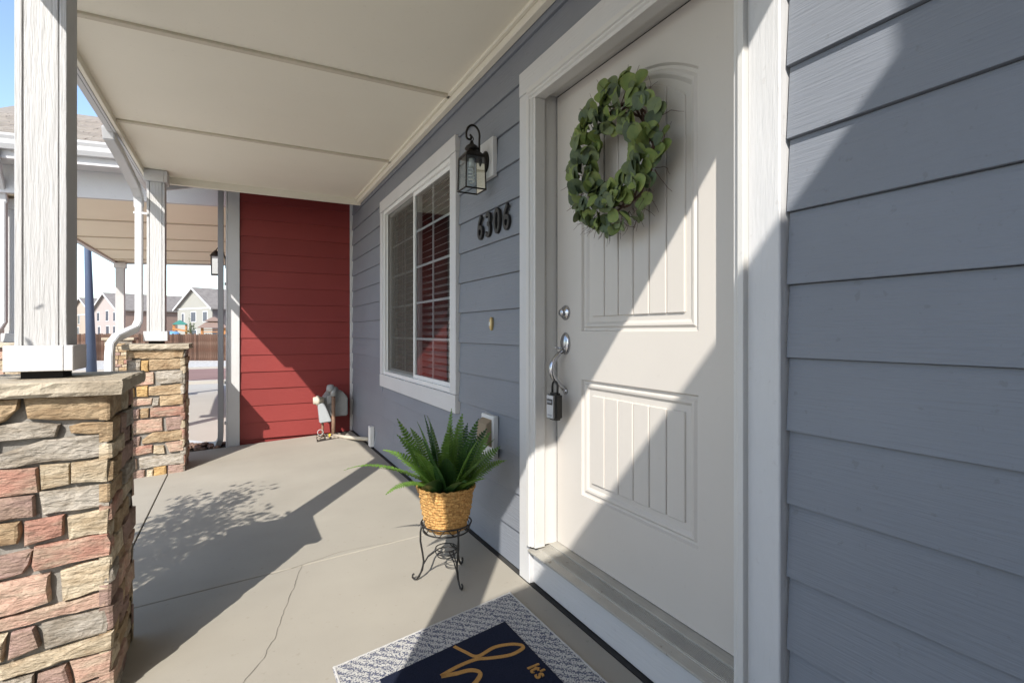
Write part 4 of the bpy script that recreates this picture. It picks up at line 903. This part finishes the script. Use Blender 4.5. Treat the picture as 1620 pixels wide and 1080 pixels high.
# hem stitches along the edges
hb_ = MB()
per = [(t/60, .004/1) for t in range(1, 60)]
for t in range(120):
    a = (t+.5)/120
    for bb in (.006, LM_-.006):
        p = mp(a, bb); blob(hb_, Vector((p.x, p.y, fz(p.x)+.0105)), .0045, rs, 5)
for t in range(170):
    bb = LM_*(t+.5)/170
    for a in (.008, .992):
        p = mp(a, bb); blob(hb_, Vector((p.x, p.y, fz(p.x)+.0105)), .0045, rs, 5)
o = hb_.build('hem_stitching', mat('hem_yarn', (.46, .45, .43), .95, .1, 100), dm); o['kind'] = 'stuff'
def ribbon(name, pp, wd):
    pts = [onF(*p) for p in pp]; q = []
    for i in range(len(pts)-1):
        p0, p1, p2, p3 = pts[max(i-1, 0)], pts[i], pts[i+1], pts[min(i+2, len(pts)-1)]
        for k in range(8):
            t = k/8; q.append(.5*((2*p1)+(p2-p0)*t+(2*p0-5*p1+4*p2-p3)*t*t+(3*p1-p0-3*p2+p3)*t**3))
    q.append(pts[-1]); b = MB(); A = []; 
    for i, p in enumerate(q):
        t = q[min(i+1, len(q)-1)]-q[max(i-1, 0)]; t = Vector((t.x, t.y, 0)).normalized(); nn = Vector((-t.y, t.x, 0))
        wv = wd*(.75+.5*abs(t.x)); ring = []
        for sg, z in ((-1, .0130), (-1, .0152), (1, .0152), (1, .0130)):
            v = p+nn*sg*wv; ring.append((v.x, v.y, fz(v.x)+z))
        A.append(ring)
    b.rings(A); return b.build(name, 'goldpile', dm)
Zc = lambda *l: [(500+x/2.7, 900+y/2.7) for x, y in l]
ribbon('script_stroke', Zc((590, 345), (635, 368), (690, 388), (760, 350), (830, 336), (878, 340), (880, 356), (830, 382), (740, 396), (680, 402), (600, 435), (535, 472)), .0065)
ribbon('script_stroke', Zc((535, 474), (600, 462), (660, 448), (700, 458), (690, 490), (640, 540), (560, 600)), .0075)
me = text_mesh("It's", .062, .0012, .0016); me.materials.append(M['goldpile']); me.name = 'small_letters'
p = onF(842, 1071); sx = Vector((uy.x, uy.y, SL*uy.x)).normalized(); sy = Vector((-ux.x, -ux.y, -SL*ux.x)).normalized(); sy = (sy-sx*sy.dot(sx)).normalized(); sz = sx.cross(sy)
mesh_part('small_letters', me, dm, Matrix.Translation((p.x, p.y, fz(p.x)+.0150)) @ Matrix((sx, sy, sz)).transposed().to_4x4())

# ================================================================== BEYOND THE PORCH
# street light pole
bp = atD(145, 13); tp = atD(139, 13)
pole = thing('lamp_post', (bp.x, bp.y, gz(bp.y)), 'blue grey tapered steel lamp post between the porch posts', 'lamp post')
gz0 = gz(bp.y); lean = Vector((tp.x-bp.x, tp.y-bp.y, 0))
b = MB(); b.tube([Vector((bp.x, bp.y, gz0-.05))+lean*(-.15), Vector((bp.x, bp.y, 2.3))+lean*1.1, Vector((bp.x, bp.y, 4.2))+lean*1.5], [.118, .068, .05], 16); b.build('shaft', 'pole', pole, True)
b = MB(); b.lathe([(.001, gz0-.02), (.2, gz0-.02), (.2, gz0+.03), (.13, gz0+.06), (.12, gz0+.10), (.001, gz0+.10)], (bp.x, bp.y, 0), 'z', 16); b.build('base_flange', 'pole', pole, True)
b = MB(); b.tube([Vector((bp.x, bp.y, 4.1))+lean*1.5, Vector((bp.x+.1, bp.y+.1, 4.5)), Vector((bp.x+.4, bp.y+.9, 4.7)), Vector((bp.x+.6, bp.y+1.5, 4.7))], .035, 8); b.build('arm', 'pole', pole, True)
b = MB(); b.box(bp.x+.5, bp.x+.75, bp.y+1.4, bp.y+2.0, 4.62, 4.76); b.build('lamp_head', 'pole', pole, bevel=.03)

# picket fence across the street
f0, f1 = atD(-520, 33.6), atD(400, 33.6)
fz0 = gz(40); fence = thing('board_fence', ((f0.x+f1.x)/2, (f0.y+f1.y)/2, fz0), 'weathered brown board fence across the street in front of the houses', 'fence')
fd = (f1-f0); n = int(fd.length/.142); fdn = fd.normalized(); fn_ = Vector((-fdn.y, fdn.x, 0)); rs = random.Random(8)
pm = []
for k in range(5):
    b = MB(); h = 1.74+rs.uniform(-.03, .03); b.add([(0, 0, 0), (.134, 0, 0), (.134, .02, 0), (0, .02, 0), (0, 0, h-.05), (.134, 0, h-.05), (.134, .02, h-.05), (0, .02, h-.05), (.03, 0, h), (.104, 0, h), (.104, .02, h), (.03, .02, h)],
        [(0, 1, 5, 4), (1, 2, 6, 5), (2, 3, 7, 6), (3, 0, 4, 7), (4, 5, 9, 8), (5, 6, 10, 9), (6, 7, 11, 10), (7, 4, 8, 11), (8, 9, 10, 11), (3, 2, 1, 0)])
    me = bpy.data.meshes.new('picket'); me.from_pydata([tuple(v) for v in b.v], [], b.f); me.materials.append(M['picket']); pm.append(me)
rot = Matrix((fdn, fn_, Vector((0, 0, 1)))).transposed().to_4x4()
for i in range(n):
    p = f0+fdn*(.142*i); mesh_part('picket', pm[i % 5 if rs.random() < .5 else rs.randint(0, 4)], fence, Matrix.Translation((p.x, p.y, fz0-.03+rs.uniform(-.015, .015))) @ rot)
for z in (.3, .9, 1.5):
    b = MB(); a = f0+fn_*.045; c = f1+fn_*.045; b.tube([(a.x, a.y, fz0+z), (c.x, c.y, fz0+z)], 0, rect=(.02, .045)); b.build('rail', 'picket', fence)

# houses beyond
def gable_house(label, R_, L_, length, eave, apex, mg, ms, wins, sidewins=(), band=None):
    # R_, L_: base corners of the gable wall (right, left)
    base = gz(60); u = (R_-L_); wdt = u.length; un = u.normalized(); back = Vector((-un.y, un.x, 0))
    if back.dot(Vector((0, 1, 0))) < 0: back = -back
    o = L_.copy(); o.z = base
    h = thing('house', tuple(o+u/2), label, 'house', 'houses beyond the fence')
    P = lambda a, d, z: o+un*a+back*d+Vector((0, 0, z))
    b = MB(); pr = [(0, -.2), (wdt, -.2), (wdt, eave), (wdt/2, apex), (0, eave)]
    b.add([P(a, 0, z) for a, z in pr]+[P(a, length, z) for a, z in pr], [(0, 1, 2, 3, 4), (5, 9, 8, 7, 6), (0, 5, 6, 1), (4, 9, 5, 0)]); b.build('wall', mg, h)
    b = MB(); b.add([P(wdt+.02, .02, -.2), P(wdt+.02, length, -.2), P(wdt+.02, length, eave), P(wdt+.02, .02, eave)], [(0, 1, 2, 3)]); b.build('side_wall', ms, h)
    ov = .45; sl_ = (apex-eave)/(wdt/2)
    for sg in (0, 1):
        e = -ov if sg == 0 else wdt+ov; ze = eave-ov*sl_; b = MB()
        A = [P(e, -ov, ze), P(wdt/2, -ov, apex), P(wdt/2, length+ov, apex), P(e, length+ov, ze)]
        b.hexa([a+Vector((0, 0, .02)) for a in A]+[a+Vector((0, 0, .2)) for a in A]); b.build('roof', 'roofd', h)
        b = MB(); b.hexa([P(e, -ov-.05, ze-.06), P(wdt/2, -ov-.05, apex-.06), P(wdt/2, -ov-.002, apex-.06), P(e, -ov-.002, ze-.06), P(e, -ov-.05, ze+.21), P(wdt/2, -ov-.05, apex+.21), P(wdt/2, -ov-.002, apex+.21), P(e, -ov-.002, ze+.21)]); b.build('rake_board', 'trimh', h)
    if band: b = MB(); b.hexa([P(0, -.04, band), P(wdt, -.04, band), P(wdt, 0, band), P(0, 0, band), P(0, -.04, band+.18), P(wdt, -.04, band+.18), P(wdt, 0, band+.18), P(0, 0, band+.18)]); b.build('band_board', 'trimh', h)
    for a, z, ww, hh in wins:
        fr = MB(); t = .12
        fr.hexa([P(a-ww/2-t, -.05, z-hh/2-t), P(a+ww/2+t, -.05, z-hh/2-t), P(a+ww/2+t, .02, z-hh/2-t), P(a-ww/2-t, .02, z-hh/2-t), P(a-ww/2-t, -.05, z+hh/2+t), P(a+ww/2+t, -.05, z+hh/2+t), P(a+ww/2+t, .02, z+hh/2+t), P(a-ww/2-t, .02, z+hh/2+t)]); wo = fr.build('window', 'trimh', h)
        fr = MB()
        for q0, q1_ in ((-ww/2, -.03), (.03, ww/2)): fr.hexa([P(a+q0, -.075, z-hh/2), P(a+q1_, -.075, z-hh/2), P(a+q1_, -.051, z-hh/2), P(a+q0, -.051, z-hh/2), P(a+q0, -.075, z+hh/2), P(a+q1_, -.075, z+hh/2), P(a+q1_, -.051, z+hh/2), P(a+q0, -.051, z+hh/2)])
        fr.build('pane', 'pane', wo)
    return h
gable_house('pale grey gabled house with three upper windows behind the fence', atD(336, 72), atD(281, 77), 9, 5.2, 8.0, 'grey_house', 'shaded_side', [(1.6, 3.9, .5, 1.2), (4.5, 4.0, 1.2, 1.3), (7.6, 4.0, 1.0, 1.3), (4.5, 1.5, 1.6, 1.2)], band=5.1)
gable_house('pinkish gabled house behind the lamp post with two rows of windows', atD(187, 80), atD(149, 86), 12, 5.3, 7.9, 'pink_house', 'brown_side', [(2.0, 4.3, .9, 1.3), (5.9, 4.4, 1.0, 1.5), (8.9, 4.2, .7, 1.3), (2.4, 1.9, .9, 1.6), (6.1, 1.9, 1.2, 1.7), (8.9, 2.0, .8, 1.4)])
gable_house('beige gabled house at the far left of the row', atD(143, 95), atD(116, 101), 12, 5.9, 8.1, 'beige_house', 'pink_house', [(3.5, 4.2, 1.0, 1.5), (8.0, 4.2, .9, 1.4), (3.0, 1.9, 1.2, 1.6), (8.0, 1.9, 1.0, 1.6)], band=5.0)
gable_house('olive gabled house mostly hidden behind the white porch post', atD(284, 96), atD(238, 103), 12, 5.6, 8.3, 'beige_house', 'olive_house', [(5, 4.3, 1.2, 1.3)])
gable_house('dark roofed house far behind the others', atD(275, 130), atD(215, 138), 12, 6.0, 9.6, 'olive_house', 'brown_side', [(5, 4.3, 1.2, 1.3)])

gable_house('grey house beyond the left edge of the row', atD(-60, 84), atD(-130, 90), 11, 5.4, 8.2, 'grey_house', 'brown_side', [(2.5, 4.2, 1.0, 1.4), (6.5, 4.2, 1.0, 1.4), (4.5, 1.8, 1.6, 1.4)], band=5.2)
gable_house('pale pink house furthest to the left of the row', atD(-300, 80), atD(-390, 86), 11, 5.4, 8.2, 'pink_house', 'shaded_side', [(2.5, 4.2, 1.0, 1.4), (6.5, 4.2, 1.0, 1.4), (4.5, 1.8, 1.6, 1.4)])
# play structure, gazebo, small tree, pool behind the fence
pb_ = gz(60)
pl = atD(285, 50); play = thing('play_set', (pl.x, pl.y, pb_), 'wooden play set with a teal canopy showing above the fence', 'play set')
for dx in (-.5, .5):
    for dy in (-.5, .5): b = MB(); b.box(pl.x+dx-.06, pl.x+dx+.06, pl.y+dy-.06, pl.y+dy+.06, pb_, .75); b.build('post', 'owood', play)
b = MB(); b.loft([(pl.x-.55, pl.y-.7, .72), (pl.x+.55, pl.y-.7, .72), (pl.x+.55, pl.y-.7, .80), (pl.x, pl.y-.7, 1.15), (pl.x-.55, pl.y-.7, .80)], [(pl.x-.55, pl.y+.7, .72), (pl.x+.55, pl.y+.7, .72), (pl.x+.55, pl.y+.7, .80), (pl.x, pl.y+.7, 1.15), (pl.x-.55, pl.y+.7, .80)]); b.build('canopy', 'teal', play)
b = MB(); b.box(pl.x-.6, pl.x+.6, pl.y-.6, pl.y+.6, -.35, -.28); b.build('deck', 'owood', play)
b = MB(); b.tube([(pl.x-.55, pl.y-.6, .35), (pl.x+.9, pl.y-.9, .05)], 0, rect=(.05, .08)); b.build('beam', 'owood', play)
b = MB(); b.tube([(pl.x+.9, pl.y-.9, .07), (pl.x+1.1, pl.y-.9, pb_)], 0, rect=(.05, .05)); b.build('leg', 'owood', play)
gp = atD(338, 48); gaz = thing('gazebo', (gp.x, gp.y, pb_), 'wooden gazebo with a brown two tier roof behind the fence', 'gazebo')
for dx in (-.9, .9):
    for dy in (-.9, .9): b = MB(); b.box(gp.x+dx-.07, gp.x+dx+.07, gp.y+dy-.07, gp.y+dy+.07, pb_, .45); b.build('post', 'owood', gaz)
def pyr(cx_, cy_, r0, r1, z0, z1): return MB().loft([(cx_+a*r0, cy_+c*r0, z0) for a, c in ((-1, -1), (1, -1), (1, 1), (-1, 1))], [(cx_+a*r1, cy_+c*r1, z1) for a, c in ((-1, -1), (1, -1), (1, 1), (-1, 1))])
pyr(gp.x, gp.y, 1.25, .55, .40, .95).build('lower_roof', 'brown_side', gaz); pyr(gp.x, gp.y, .75, .08, 1.0, 1.4).build('upper_roof', 'brown_side', gaz)
b = MB(); b.box(gp.x-.45, gp.x+.45, gp.y-.45, gp.y+.45, .9, 1.05); b.build('cupola', 'owood', gaz)
for z in (.0, .2): b = MB(); b.box(gp.x-.9, gp.x+.9, gp.y-.93, gp.y-.87, z, z+.08); b.build('rail', 'owood', gaz)
pw = atD(270, 44); pool = thing('covered_pool', (pw.x, pw.y, pb_), 'rounded light blue cover showing just over the fence', 'pool')
b = MB(); b.lathe([(.02, .10), (.35, .08), (.62, -.05), (.7, -.25), (.7, -1.9)], (pw.x, pw.y, 0), 'z', 20); b.build('cover', 'bluep', pool, True)

def tree(name, label, cat, base, trunk_h, crown_c, rad, nleaf, ls, seed, mtl='tree', tr=.05):
    rs = random.Random(seed); t = thing(name, tuple(base), label, cat); b = MB(); c = Vector(crown_c)
    b.tube([base-Vector((0, 0, .05)), base+Vector((.03, .02, trunk_h*.5)), base.lerp(c, .6)+Vector((.02, 0, 0)), c], [tr, tr*.8, tr*.55, tr*.25], 8)
    tips = []
    for i in range(16):
        d = Vector((rs.gauss(0, 1), rs.gauss(0, 1), rs.gauss(.2, .8))).normalized(); st_ = base.lerp(c, rs.uniform(.6, 1.0))
        e = c+Vector((d.x*rad[0], d.y*rad[1], d.z*rad[2]))*rs.uniform(.75, 1.05); tips.append((st_, e))
        b.tube([st_, st_.lerp(e, .5)+Vector((0, 0, .05)), e], [tr*.35, tr*.2, tr*.08], 5)
    b.build('trunk', 'bark', t)
    L = MB()
    for i in range(nleaf):
        st_, e = rs.choice(tips); k = rs.uniform(.3, 1.08); p = st_.lerp(e, k)+Vector((rs.gauss(0, 1)*rad[0], rs.gauss(0, 1)*rad[1], rs.gauss(0, 1)*rad[2]))*.13
        d = Vector((rs.gauss(0, 1), rs.gauss(0, 1), rs.gauss(0, .7))).normalized(); sx_ = d.cross(Vector((rs.gauss(0, 1), rs.gauss(0, 1), rs.gauss(0, 1)))).normalized(); s = ls*rs.uniform(.7, 1.3)
        L.add([p, p+d*s*.5+sx_*s*.28, p+d*s, p+d*s*.5-sx_*s*.28], [(0, 1, 2, 3)])
    o = L.build('crown', mtl, t, recalc=False); return t
tb_ = atD(301, 46, pb_); tree('small_tree', 'slender pale leafed young tree behind the fence beside the play set', 'tree', tb_, 1.5, tb_+Vector((0, 0, 2.35)), (.38, .38, .75), 420, .10, 2)
tc_ = Vector((-1.62, 2.02, -1.36)); tree('ornamental_tree', 'small leafy tree outside the porch that casts the dappled shade', 'tree', tc_, 1.2, (-1.60, 2.05, .55), (.46, .62, .44), 3000, .055, 6, tr=.03)

# everything above was measured from the eye; raise it so the porch floor by the wall is at height zero
for o in scene.objects:
    if o.parent is None and o.type in ('MESH', 'EMPTY'): o.location.z += HC
